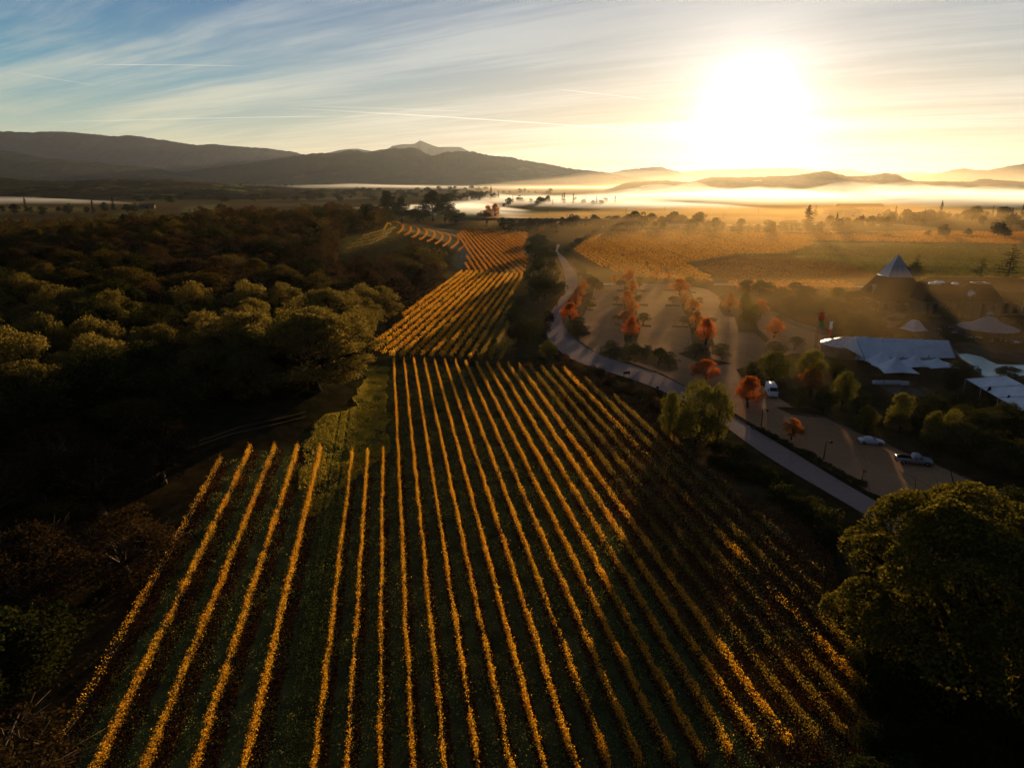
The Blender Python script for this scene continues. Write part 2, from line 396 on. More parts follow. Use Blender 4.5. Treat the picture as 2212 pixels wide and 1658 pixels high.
PALE = [([(855, 482), (900, 486), (1000, 500), (1018, 545), (1004, 582), (985, 588), (990, 548), (960, 522), (910, 505), (858, 500)], (.30, .25, .12)),
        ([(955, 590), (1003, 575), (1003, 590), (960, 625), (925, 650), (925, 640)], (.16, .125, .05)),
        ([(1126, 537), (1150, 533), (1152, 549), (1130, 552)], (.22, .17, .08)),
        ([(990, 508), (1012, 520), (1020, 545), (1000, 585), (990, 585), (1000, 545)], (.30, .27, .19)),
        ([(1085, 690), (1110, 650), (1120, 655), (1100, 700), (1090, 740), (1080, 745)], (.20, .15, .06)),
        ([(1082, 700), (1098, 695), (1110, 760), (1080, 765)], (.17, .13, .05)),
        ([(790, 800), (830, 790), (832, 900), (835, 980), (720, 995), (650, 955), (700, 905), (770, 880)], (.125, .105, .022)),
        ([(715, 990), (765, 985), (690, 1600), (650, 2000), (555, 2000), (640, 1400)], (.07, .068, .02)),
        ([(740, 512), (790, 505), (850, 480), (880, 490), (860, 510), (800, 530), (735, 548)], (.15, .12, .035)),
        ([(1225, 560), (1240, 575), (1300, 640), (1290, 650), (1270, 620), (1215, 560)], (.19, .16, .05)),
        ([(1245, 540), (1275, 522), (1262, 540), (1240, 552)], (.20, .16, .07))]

def build_ground():
    ys = np.concatenate([np.linspace(-60, 14, 12), 14+(np.geomspace(1, 16200, 470)-1)**1.0]) ; ys = np.unique(ys)
    keep = [ys[0]]
    for yv in ys[1:]:
        if yv-keep[-1] > .55: keep.append(yv)
    ys = np.array(keep)
    # even spacing close by
    ys = np.unique(np.concatenate([ys[ys < 30], np.arange(30, 260, 1.1), np.arange(260, 640, 2.5), ys[ys > 640]]))
    ts = np.concatenate([np.linspace(-1.55, -.85, 60), np.linspace(-.84, .84, 430), np.linspace(.85, 1.55, 60)])
    Y, TT = np.meshgrid(ys, ts, indexing='ij'); X = TT*(np.maximum(Y, -40)+70)
    Z = hgt(X, Y)
    # gentle unevenness where nothing has to stand flush
    px, py = proj(X, Y, Z)
    n = len(ts); a = np.arange(len(ys)-1)[:, None]*n+np.arange(n-1)[None, :]; a = a.ravel()
    F = np.stack([a, a+1, a+n+1, a+n], 1)
    base = np.array((.030, .026, .011)); C = np.empty(X.shape+(3,)); C[:] = base
    nz = fbm(X, Y, 60, 3)[..., None]; C = C*(.6+.9*nz)
    far = sstep(520, 900, Y)[..., None]
    # valley fields in long bands
    bandv = fbm(X, Y*1.0, 420, 11, 3); fieldn = vnoise(X+.35*Y, Y*2.6, 330, 5)
    fc = np.where((fieldn < .35)[..., None], np.array((.085, .06, .025)), np.where((fieldn < .62)[..., None], np.array((.12, .075, .03)), np.array((.075, .075, .022))))
    fc = fc*(.9+.9*bandv[..., None])
    C = C*(1-far)+fc*far
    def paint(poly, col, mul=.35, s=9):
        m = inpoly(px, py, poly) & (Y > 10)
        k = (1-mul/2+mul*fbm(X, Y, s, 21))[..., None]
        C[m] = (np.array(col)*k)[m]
    paint(NEAR_P, (.060, .075, .030)); paint([(1180, 800), (1240, 806), (1400, 915), (1640, 1105), (1800, 1290), (1850, 1420), (1900, 1640), (1960, 2000), (1700, 1750), (1450, 1300), (1250, 1000)], (.085, .048, .022)); paint(NEAR_L, (.062, .08, .032))
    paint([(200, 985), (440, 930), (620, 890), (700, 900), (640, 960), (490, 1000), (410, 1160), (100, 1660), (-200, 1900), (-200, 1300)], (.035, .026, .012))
    paint(MID_P, (.055, .05, .014)); paint(UPP_P, (.075, .055, .018)); paint(EAST_P, (.10, .06, .018)); paint(EAST_Q, (.09, .05, .015))
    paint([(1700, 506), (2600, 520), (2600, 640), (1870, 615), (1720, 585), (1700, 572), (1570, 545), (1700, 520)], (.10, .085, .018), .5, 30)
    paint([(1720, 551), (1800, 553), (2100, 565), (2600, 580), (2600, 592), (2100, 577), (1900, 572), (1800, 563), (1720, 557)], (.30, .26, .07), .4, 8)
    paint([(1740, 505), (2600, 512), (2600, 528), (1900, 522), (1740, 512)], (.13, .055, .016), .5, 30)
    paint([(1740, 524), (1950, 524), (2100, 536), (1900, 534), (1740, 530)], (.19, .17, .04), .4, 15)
    paint(DARK_P, (.05, .034, .014), .6, 12)
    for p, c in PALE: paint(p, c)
    for p, c in (([(250, 459), (345, 462), (350, 472), (260, 470)], (.13, .17, .05)), ([(395, 447), (490, 440), (480, 456), (400, 459)], (.22, .20, .08)), ([(-50, 446), (190, 449), (190, 456), (-50, 455)], (.20, .16, .06)),
                 ([(560, 440), (700, 437), (760, 441), (600, 446)], (.17, .13, .06)), ([(640, 428), (860, 424), (860, 428), (640, 432)], (.20, .15, .07)), ([(300, 436), (560, 431), (560, 434), (300, 440)], (.15, .12, .05)),
                 ([(0, 433), (200, 434), (200, 437), (0, 437)], (.06, .05, .02)), ([(1300, 470), (1600, 466), (1700, 472), (1400, 476)], (.25, .18, .08))): paint(p, c, .5, 40)
    # grass verge and banks along the road
    paint([(1110, 640), (1190, 600), (1200, 660), (1160, 720), (1150, 760), (1110, 730), (1085, 690)], (.05, .042, .016))
    paint([(1120, 790), (1200, 770), (1300, 805), (1420, 860), (1500, 930), (1620, 1000), (1780, 1110), (1760, 1190), (1640, 1100), (1530, 1012), (1400, 912), (1300, 848), (1225, 803)], (.06, .042, .018))
    paint([(1180, 795), (1290, 830), (1450, 940), (1640, 1090), (1780, 1230), (1850, 1400), (1800, 1290), (1640, 1105), (1400, 915), (1225, 806)], (.085, .055, .025))
    # courtyards round the winery
    paint([(1800, 690), (2260, 700), (2400, 900), (2120, 830), (1880, 830), (1790, 760)], (.045, .03, .017))
    paint([c8(380, 540), c8(560, 380), c8(1200, 500), c8(2300, 1150), c8(1500, 1100), c8(560, 560)], (.085, .055, .025))
    vz = np.zeros(X.shape); vz[inpoly(px, py, NEAR_P) & (Y > 10)] = 1
    vl = np.zeros(X.shape); vl[inpoly(px, py, NEAR_L) & (Y > 10)] = 1
    for _ in range(3):
        C[1:-1] = .25*C[:-2]+.5*C[1:-1]+.25*C[2:]; C[:, 1:-1] = .25*C[:, :-2]+.5*C[:, 1:-1]+.25*C[:, 2:]
    me = npmesh('ground', np.stack([X, Y, Z], -1), F, None if False else groundmat(), True)
    at = me.attributes.new('soil', 'FLOAT_COLOR', 'POINT')
    at.data.foreach_set('color', np.concatenate([C, np.ones(X.shape+(1,))], -1).astype(np.float32).ravel())
    for nm, q in (('rows_near', vz), ('rows_west', vl)):
        at = me.attributes.new(nm, 'FLOAT', 'POINT'); at.data.foreach_set('value', q.astype(np.float32).ravel())
    tag(link('ground', me), kind='structure')

def groundmat():
    m, t, o = newmat('ground'); b = t.n('ShaderNodeBsdfDiffuse')
    P = t.n('ShaderNodeNewGeometry').outputs['Position']
    c = t.n('ShaderNodeAttribute', attribute_name='soil').outputs['Color']
    sp = t.n('ShaderNodeSeparateXYZ'); t.put(sp.inputs[0], P)
    n1 = t.noise(P, .35, 6, .65); n2 = t.noise(P, 2.2, 5, .7)
    c = t.mix(t.ss(n1, .3, .7), t.mix(1.0, c, (.62, .6, .55), 'MULTIPLY'), t.mix(1.0, c, (1.35, 1.3, 1.15), 'MULTIPLY'))
    def strip(off, spc, attr, side):
        q = t.m('ADD', t.m('MULTIPLY', sp.outputs[0], VN[0]), t.m('MULTIPLY', sp.outputs[1], VN[1]))
        q = t.m('DIVIDE', t.m('SUBTRACT', q, off), spc)
        q = t.m('SUBTRACT', t.m('FRACT', t.m('ADD', q, .5)), .5)               # -.5 .. .5 across a row
        q = t.m('ADD', q, t.m('MULTIPLY', t.m('SUBTRACT', n1, .5), .35))
        s = t.m('SUBTRACT', 1, t.ss(t.m('ABSOLUTE', t.m('SUBTRACT', q, side)), .18, .30))
        return t.m('MULTIPLY', s, t.n('ShaderNodeAttribute', attribute_name=attr).outputs['Fac'])
    soil = t.mix(t.ss(n2, .4, .62), (.016, .010, .006), (.085, .042, .018))
    c = t.mix(strip(VOFF, SPN, 'rows_near', .10), c, soil)
    c = t.mix(strip(VOFFL, SPL, 'rows_west', .13), c, soil)
    c = t.mix(t.m('MULTIPLY', t.ss(n2, .5, .8), .4), c, t.mix(1.0, c, (2.0, 1.7, 1.3), 'MULTIPLY'))
    t.put(b.inputs[0], c)
    bp = t.n('ShaderNodeBump'); bp.inputs['Strength'].default_value = .8; bp.inputs['Distance'].default_value = .3
    t.put(bp.inputs['Height'], t.m('ADD', n2, t.m('MULTIPLY', n1, 2))); t.put(b.inputs['Normal'], bp.outputs[0])
    t.put(o.inputs[0], b.outputs[0]); return m
build_ground()

# ---- flat sheets: road, car park, paths
def sheet(name, left, right, z, mat, sub=1, kind='structure'):
    """a strip between two measured edges"""
    def resamp(p, n):
        p = np.array(p, float); d = np.r_[0, np.cumsum(np.hypot(*np.diff(p, axis=0).T))]
        s = np.linspace(0, d[-1], n); return np.stack([np.interp(s, d, p[:, 0]), np.interp(s, d, p[:, 1])], 1)
    def smooth(p):
        for _ in range(3): p[1:-1] = .25*p[:-2]+.5*p[1:-1]+.25*p[2:]
        return p
    n = 90
    A = smooth(resamp([G(*q, z) for q in left], n)); B = smooth(resamp([G(*q, z) for q in right], n))
    V = []
    for a, b in zip(A, B):
        for k in range(5): V.append((*(a+(b-a)*k/4), z))
    f = [(i*5+k, (i+1)*5+k, (i+1)*5+k+1, i*5+k+1) for i in range(n-1) for k in range(4)]
    me = bpy.data.meshes.new(name); me.from_pydata(V, [], f); me.materials.append(mat); me.update()
    return tag(link(name, me), kind=kind), A, B
def flat(name, pts, z, mat, kind='structure', thick=0.0):
    mb = MB(); P = [G(*q, z) for q in pts]
    ar = sum(P[i][0]*P[(i+1) % len(P)][1]-P[(i+1) % len(P)][0]*P[i][1] for i in range(len(P)))
    if ar < 0: P = P[::-1]
    mb.poly([(x, y, z) for x, y in P])
    if thick:
        for i in range(len(P)):
            (x1, y1), (x2, y2) = P[i], P[(i+1) % len(P)]
            mb.poly([(x1, y1, z-thick), (x2, y2, z-thick), (x2, y2, z), (x1, y1, z)])
    o = mb.obj(name, mat)
    if kind: o['kind'] = kind
    return o
roadL = [(1203, 528), c6(245, 10), c6(290, 100), c6(320, 200), c6(330, 290), c6(300, 360), c6(240, 450), c6(185, 540), c6(160, 620), c6(175, 690), c6(240, 780), c6(320, 850), c6(450, 920), c6(600, 965), c6(780, 1000), c6(900, 1050), c6(1060, 1110), c6(1200, 1165), (1550, 905), c7(0, 570), c7(220, 710), c7(420, 830), c7(640, 950), c7(830, 1060), c7(1200, 1290), c7(1700, 1600)]
roadR = [(1210, 528), c6(262, 10), c6(330, 70), c6(400, 170), c6(440, 230), c6(425, 290), c6(390, 340), c6(350, 400), c6(300, 480), c6(298, 560), c6(330, 640), c6(400, 720), c6(490, 780), c6(580, 840), c6(700, 885), c6(860, 915), c6(1000, 965), c6(1150, 1020), c6(1310, 1112), (1560, 885), c7(0, 415), c7(150, 500), c7(320, 600), c7(540, 740), c7(800, 900), c7(1100, 1060), c7(1500, 1290), c7(2050, 1600)]
_, RA, RB = sheet('road', roadL, roadR, .030, ASPH)
lot = flat('car_park', [c6(560, 296), c6(760, 285), c6(1340, 288), c6(1480, 320), c6(1600, 400), c6(1950, 480), c6(2100, 550), c6(2300, 640), c6(2600, 760), c6(2500, 840), c6(2150, 830), c6(1900, 900), c6(1700, 960), c6(1800, 1110), c7(100, 85), c7(330, 250), c7(620, 345), c7(880, 470), c7(1240, 620), c7(1500, 720), c7(2000, 950), c7(2400, 1100), c7(2400, 1400), c7(1500, 1140), c7(960, 940), c7(790, 850), c7(560, 715), c7(330, 575), c7(160, 470), c7(0, 380), c6(1500, 1190), c6(1310, 1105), c6(1100, 990), c6(1000, 955), c6(860, 905), c6(700, 878), c6(590, 838), c6(440, 725), c6(420, 600), c6(500, 480), c6(540, 380)], .022, LOT)
flat('service_road', [(1545, 611), (1700, 613), (1880, 618), (1890, 621), (1700, 618), (1540, 616)], .05, ASPH)
flat('service_road', [c6(520, 268), c6(760, 262), c6(1000, 272), c6(1340, 276), c6(1340, 286), c6(760, 284), c6(520, 285)], .026, ASPH)
flat('courtyard', [c5(1380, 690), c5(1700, 690), c5(1700, 770), c5(1660, 800), c5(2400, 960), c5(2400, 700), c5(1700, 560), c5(1450, 560)], .012, pmat('courtyard_paving', (.085, .062, .042), .95, scale=.5))
flat('path', [c5(180, 490), c5(330, 560), c5(640, 660), c5(640, 700), c5(440, 640), c5(300, 590), c5(180, 520)], .028, CONC)
# the farm track under the oaks: two worn wheel lines
for q in ([(430, 953), (520, 922), (600, 905), (660, 890)], [(400, 972), (500, 938), (590, 917), (660, 900)]):
    mb = MB(); P = [T(*p) for p in q]
    for i in range(len(P)-1):
        (x1, y1), (x2, y2) = P[i], P[i+1]; dx, dy = x2-x1, y2-y1; L = sqrt(dx*dx+dy*dy); nx, ny = -dy/L*.35, dx/L*.35
        zz = [float(hgt(a, b))+.04 for a, b in ((x1, y1), (x2, y2))]
        mb.poly([(x1+nx, y1+ny, zz[0]), (x2+nx, y2+ny, zz[1]), (x2-nx, y2-ny, zz[1]), (x1-nx, y1-ny, zz[0])])
    mb.obj('farm_track', pmat('dry_earth', (.12, .085, .045), .95))['kind'] = 'structure'

# kerb along the lot side of the road
mb = MB()
for i in range(30, 78):
    (x1, y1), (x2, y2) = RB[i], RB[i+1]
    # openings where the lot drives meet the road
    px, py = proj((x1+x2)/2, (y1+y2)/2, 0)
    if 1420 < px < 1500 or 1290 < px < 1312: continue
    L = sqrt((x2-x1)**2+(y2-y1)**2)
    mb.box((x1+x2)/2, (y1+y2)/2, .075, L, .16, .15, atan2(y2-y1, x2-x1))
mb.obj('kerb', CONC)['kind'] = 'structure'

# ------------------------------------------------------------------ hills and far ridges
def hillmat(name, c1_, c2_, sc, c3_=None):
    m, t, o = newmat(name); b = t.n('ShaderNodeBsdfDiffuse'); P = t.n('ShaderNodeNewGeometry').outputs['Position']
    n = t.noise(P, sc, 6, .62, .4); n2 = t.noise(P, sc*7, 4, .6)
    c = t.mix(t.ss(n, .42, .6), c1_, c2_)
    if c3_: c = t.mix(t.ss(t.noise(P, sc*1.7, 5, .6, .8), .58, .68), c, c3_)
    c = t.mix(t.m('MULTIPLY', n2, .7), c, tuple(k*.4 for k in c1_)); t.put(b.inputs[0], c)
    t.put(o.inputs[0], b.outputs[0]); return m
HM_F = hillmat('hill_forest_hazed', (.030, .038, .044), (.055, .055, .050), .0016, (.11, .085, .045))  # forest colour shifted blue, distance haze mixed in
HM_X = hillmat('hill_far_hazed', (.095, .115, .14), (.13, .14, .15), .001, (.15, .13, .09))  # pale blue-grey carries the haze of distance in the colour
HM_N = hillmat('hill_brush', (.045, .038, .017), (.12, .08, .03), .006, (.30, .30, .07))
def ridge(prof, dist, depth, mat, rough, seed, crest=.5, trees=0.0, label=None):
    """a real range: crest line at `dist`, slopes falling away on both sides, gullied"""
    px = np.array([p[0] for p in prof], float); py = np.array([p[1] for p in prof], float)
    n = int((px[-1]-px[0])/1.7); qx = np.linspace(px[0], px[-1], n); qy = np.interp(qx, px, py)
    qy = qy-1.5*(fbm(qx, qx*0+seed, 9, seed+40, 4)-.5)*min(1, 7000/dist); k = np.ones(3)/3; qy = np.convolve(np.pad(qy, 1, 'edge'), k, 'valid')
    m = 46; V = np.zeros((m, n, 3))
    for i, f in enumerate(np.linspace(-1, 1, m)):
        yy = dist+f*depth
        xs = (qx-W2)/1540.0*(dist+.35*f*depth)
        zc = CAM_H+(385-qy)/1540.0*dist
        fall = (1-abs(f)**1.25)
        spur = (fbm(xs, yy+0*xs, depth*.42, seed, 5)-.5)*2
        zz = zc*np.clip(fall+spur*rough*fall*(abs(f)**.5)*1.3, 0, None)
        zz = np.where(f == 0, zc, np.minimum(zz, CAM_H+(385-qy+1)/1540*yy*1.0 if f < 0 else zc*1.0))
        if trees: zz = zz+trees*(vnoise(xs, yy+0*xs, trees*2.2, seed+9)-.3)*(fall > .02)
        V[i, :, 0] = xs; V[i, :, 1] = yy; V[i, :, 2] = np.where(fall <= 0.001, -2, zz)
    edge = sstep(0, .04, (qx-px[0])/(px[-1]-px[0]))*sstep(0, .04, (px[-1]-qx)/(px[-1]-px[0]))
    V[..., 2] = V[..., 2]*edge-2*(1-edge)
    a = (np.arange(m-1)[:, None]*n+np.arange(n-1)[None, :]).ravel()
    o = link('hills', npmesh('hills', V, np.stack([a, a+1, a+n+1, a+n], 1), mat, True)); o['kind'] = 'structure'; return o
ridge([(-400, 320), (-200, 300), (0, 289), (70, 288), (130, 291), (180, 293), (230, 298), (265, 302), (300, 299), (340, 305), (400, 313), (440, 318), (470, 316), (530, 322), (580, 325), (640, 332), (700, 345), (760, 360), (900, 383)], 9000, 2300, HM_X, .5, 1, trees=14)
ridge([(-500, 330), (-200, 318), (0, 327), (40, 328), (110, 342), (160, 346), (200, 350), (250, 356), (300, 359), (370, 372), (470, 384)], 5600, 1500, HM_F, .5, 2, trees=11)
ridge([(280, 388), (330, 383), (400, 372), (480, 362), (560, 352), (600, 345), (666, 337), (739, 333), (763, 328), (795, 333), (830, 326), (853, 323), (876, 325), (892, 322), (905, 325), (929, 338), (943, 340), (970, 333), (1012, 331), (1050, 337), (1080, 340), (1101, 341), (1160, 353), (1241, 366), (1308, 374), (1348, 382), (1420, 389)], 7000, 1500, HM_F, .5, 3, trees=12)
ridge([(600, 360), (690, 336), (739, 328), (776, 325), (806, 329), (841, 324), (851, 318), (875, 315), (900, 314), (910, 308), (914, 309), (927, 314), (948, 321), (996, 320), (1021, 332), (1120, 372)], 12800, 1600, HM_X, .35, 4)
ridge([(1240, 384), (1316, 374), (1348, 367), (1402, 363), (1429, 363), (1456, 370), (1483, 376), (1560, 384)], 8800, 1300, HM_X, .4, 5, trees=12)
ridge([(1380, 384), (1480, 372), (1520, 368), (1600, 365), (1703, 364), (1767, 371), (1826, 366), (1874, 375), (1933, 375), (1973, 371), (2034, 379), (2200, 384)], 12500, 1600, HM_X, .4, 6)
ridge([(1300, 398), (1380, 392), (1440, 391), (1496, 394), (1536, 383), (1600, 384), (1668, 381), (1724, 379), (1780, 372), (1834, 381), (1887, 379), (1910, 375), (1933, 376), (1968, 391), (2016, 392), (2101, 394), (2123, 388), (2152, 391), (2212, 392), (2400, 396), (2700, 398)], 2500, 360, HM_N, .5, 7, trees=5)
ridge([(1960, 390), (2016, 391), (2037, 380), (2061, 368), (2080, 365), (2107, 372), (2142, 372), (2182, 364), (2212, 356), (2400, 338), (2700, 335)], 5000, 1200, HM_F, .5, 8, trees=9)
ridge([(-500, 380), (-100, 383), (0, 383), (40, 386), (94, 391), (161, 392), (193, 388), (258, 387), (322, 387), (362, 388), (419, 392), (483, 398), (550, 403), (640, 408), (760, 412)], 2150, 600, HM_N, .65, 9, trees=5)
ridge([(60, 412), (150, 405), (215, 399), (260, 405), (320, 407), (420, 410), (500, 407), (560, 414), (640, 418)], 1750, 260, HM_N, .5, 12, trees=3)

# ------------------------------------------------------------------ leaf clouds
def leafquads(P, size, flat=0.0, up=None, r=None, aspect=.75):
    """one small four-cornered leaf at each point, random tilt; returns verts, faces"""
    r = r or rng; n = len(P)
    a = r.normal(size=(n, 3)); a[:, 2] *= (1-flat); a /= np.linalg.norm(a, axis=1)[:, None]+1e-9
    b = r.normal(size=(n, 3)); b -= a*(a*b).sum(1)[:, None]; b /= np.linalg.norm(b, axis=1)[:, None]+1e-9
    s = np.broadcast_to(np.asarray(size, float), (n,))[:, None]*(.65+.7*r.random((n, 1)))*.5
    u, w = a*s, b*s*aspect
    V = np.stack([P-u, P+w-u*.1, P+u, P-w+u*.1], 1)
    return V.reshape(-1, 3), np.arange(4*n).reshape(n, 4)

def run(poly, U, V, off, hgt_fn=None, lo=20, hi=700, step=.5, gaps=False):
    """the stretches of the line (across = off) lying inside a measured outline"""
    s = np.arange(lo, hi, step); x = U[0]*s+V[0]*off; y = U[1]*s+V[1]*off
    px, py = proj(x, y, hgt(x, y)); m = inpoly(px, py, poly) & (py < 1830)
    if m.sum() < 6: return None
    i = np.where(m)[0]; return s[i[0]], s[i[-1]]

POST_ME = MB().box(0, 0, .95, .09, .09, 1.9).mesh('post', WOOD)
POST_S = MB().box(0, 0, .9, .075, .075, 1.8).mesh('post', METAL_D)
STEMS = []
for _ in range(4):
    mb = MB(); j = rng.normal(size=4)*.06
    mb.tube([(0, 0, -.05), (j[0], j[1], .4), (j[2], j[3], .8), (j[2], j[3]+.45, .84), (j[2]+j[0], j[3]+.85, .86)], [.055, .04, .035, .025, .015], 4, False)
    STEMS.append(mb.mesh('vine_stem', BARK))
def vine_row(U, V, off, s0, s1, per_m, leaf, mat, label, group, cat='vine row', name='vine_row', dens=None, posts=7.3, h=1.75, w=.25, wander=.12, parts=True, path=None, stems=False):
    if path is None:
        L = s1-s0; n = int(L*per_m); s = s0+rng.random(n)*L
        x = U[0]*s+V[0]*off; y = U[1]*s+V[1]*off
    else:
        path = np.array(path); d = np.r_[0, np.cumsum(np.hypot(*np.diff(path, axis=0).T))]; L = d[-1]; s0, s1 = 0, L
        n = int(L*per_m); s = rng.random(n)*L; x = np.interp(s, d, path[:, 0]); y = np.interp(s, d, path[:, 1])
    cl = fbm(s, s*0+off, 1.1, 31, 3); cl2 = fbm(s, s*0+off*9, 4.0, 37, 2)
    keep = rng.random(n) < np.clip(.40+1.5*(cl-.3)+1.3*(cl2-.42), .06, 1)
    if dens is not None:
        keep &= rng.random(n) < dens(x, y)
    s, x, y, cl = s[keep], x[keep], y[keep], cl[keep]; n = len(s)
    top = h*(.86+.34*(fbm(s, s*0+off*3, .7, 41, 2)))
    q = rng.random(n)**.75; z = .62+(top-.62)*q+np.where(rng.random(n) < .06, rng.random(n)*.5, 0)
    bush = w*(.6+.9*cl)*(1-.35*(2*q-1)**2)
    o = rng.normal(size=n)*bush+wander*(fbm(s, s*0+off*7, 2.6, 51, 2)-.5)*2
    x = x+V[0]*o; y = y+V[1]*o; z = z+hgt(x, y)
    sp_ = rng.random(n) < .04; x = x+np.where(sp_, rng.normal(size=n)*.3, 0)
    v, f = leafquads(np.stack([x, y, z], 1), leaf)
    fx, fy = U[0]*s0+V[0]*off, U[1]*s0+V[1]*off
    if path is not None: fx, fy = path[0]
    org = np.array([fx, fy, float(hgt(fx, fy))])
    t = thing(name, label, cat, tuple(org), 0, group)
    link('foliage', npmesh('foliage', v-org, f, mat), t)
    if not parts: return t
    # trellis: two wires, gnarled vine stems
    mb = MB(); ns = max(2, int(L/8)); ss = np.linspace(s0, s1, ns)
    if path is None: pts = [(U[0]*k+V[0]*off, U[1]*k+V[1]*off) for k in ss]
    else: pts = [(np.interp(k, d, path[:, 0]), np.interp(k, d, path[:, 1])) for k in ss]
    for hz in (.75, 1.45):
        mb.tube([(a-org[0], b-org[1], float(hgt(a, b))+hz-org[2]) for a, b in pts], .012, 3, False)
    link('wire', mb.mesh('wire', METAL_D), t)
    for k in (np.arange(s0+.8, s1, max(1.8, (s1-s0)/96)) if stems else ()):
        a, b = U[0]*k+V[0]*off, U[1]*k+V[1]*off
        st = link('vine_stem', random.choice(STEMS), t, (a-org[0], b-org[1], float(hgt(a, b))-org[2])); st.rotation_euler = (0, 0, -atan2(U[0], U[1])+pi*random.randint(0, 1))
    if posts:
        ks = np.arange(s0+.1, s1, max(posts, (s1-s0)/95))
        for i, k in enumerate(list(ks)+[s1]):
            a, b = (U[0]*k+V[0]*off, U[1]*k+V[1]*off) if path is None else (np.interp(k, d, path[:, 0]), np.interp(k, d, path[:, 1]))
            link('post', POST_ME if i in (0, len(ks)) else POST_S, t, (a-org[0], b-org[1], float(hgt(a, b))-org[2]))
    return t

ORD = ['first', 'second', 'third', 'fourth', 'fifth', 'sixth', 'seventh', 'eighth', 'ninth', 'tenth', 'eleventh', 'twelfth', 'thirteenth', 'fourteenth', 'fifteenth', 'sixteenth', 'seventeenth', 'eighteenth', 'nineteenth', 'twentieth']
def ordn(i):
    if i < 20: return ORD[i]
    tens = {2: 'twenty', 3: 'thirty', 4: 'forty', 5: 'fifty'}[(i+1)//10]
    return (tens+'-'+ORD[(i+1) % 10-1]) if (i+1) % 10 else {3: 'thirtieth', 4: 'fortieth', 5: 'fiftieth'}[(i+1)//10]

def thin(x, y):
    """the east side of the block has dropped most of its leaves"""
    px, py = proj(x, y, 1.2)
    # distance to a line running down the bare patch
    ax, ay, bx, by = 1440, 980, 1700, 1300
    t = np.clip(((px-ax)*(bx-ax)+(py-ay)*(by-ay))/((bx-ax)**2+(by-ay)**2), 0, 1)
    d = np.hypot(px-ax-t*(bx-ax), py-ay-t*(by-ay))
    k = sstep(50, 200, d)
    k = np.maximum(k, sstep(1150, 1240, 0*px+2400-py-px*.0) * 0)
    patch = fbm(x, y, 9, 61, 3)
    return np.clip(.26+.74*k+3.2*(patch-.56)*(1-k), .12, 1)

def near_rows():
    cnt = 0
    for k in range(-3, 46):
        off = VOFF+SPN*k
        r = run(NEAR_P, UN, VN, off)
        if r is None: continue
        s0, s1 = r; s0 = max(s0, 38)
        if s1-s0 < 6: continue
        cnt += 1; i = k+3
        look = 'golden' if k < 12 else ('golden and olive' if k < 20 else 'half bare')
        mat = VINE if (k < 12 or rng.random() < .4) else (VINE_G if rng.random() < .6 else VINE)
        vine_row(UN, VN, off, s0, s1, 165, .125, mat, f'{look} vine row on wires, {ordn(i)} one east of the wide grass alley', 'vine rows of the front vineyard', dens=thin if k > 8 else None, posts=7.3 if k > 2 else 9, w=.115, stems=k > 13)
    for k in range(0, 8):
        off = VOFFL-SPL*k
        r = run(NEAR_L, UN, VN, off)
        if r is None: continue
        s0, s1 = r; s0 = max(s0, 30)
        if s1-s0 < 4: continue
        d = None if k < 4 else (lambda x, y: np.clip(.35+1.2*(fbm(x, y, 7, 63, 3)-.45), .08, .8))
        vine_row(UN, VN, off, s0, s1, 190 if k < 4 else 110, .125, VINE if k < 5 else VINE_G, f'{"bright orange" if k < 4 else "patchy yellow"} vine row, {ordn(k)} one west of the wide grass alley', 'vine rows of the front vineyard', dens=d, posts=9, w=.16)
def mid_rows():
    g = G(1103, 780); o1 = g[0]*VM[0]+g[1]*VM[1]; k = 0; i = 0
    while k < 40:
        off = o1-2.45*k; k += 1
        r = run(MID_P, UM, VM, off, lo=120, hi=500)
        if r is None or r[1]-r[0] < 8: continue
        vine_row(UM, VM, off, r[0], r[1], 34, .30, VINE if i > 2 else VINE_G, f'yellow vine row in the middle block, {ordn(i)} one from the round oaks by the road', 'vine rows of the middle vineyard block', posts=11, w=.3, h=1.8); i += 1
def upper_rows():
    g = G(1143, 560); o1 = g[0]*VU[0]+g[1]*VU[1]+30; k = 0; i = 0
    while k < 60:
        off = o1-2.9*k; k += 1
        r = run(UPP_P, UU, VU, off, lo=250, hi=760)
        if r is None or r[1]-r[0] < 8: continue
        vine_row(UU, VU, off, r[0], r[1], 16, .42, VINE_R, f'rust red vine row in the upper block, {ordn(i)} one from the overpass end', 'vine rows of the upper vineyard block', posts=0, w=.38, h=1.7); i += 1
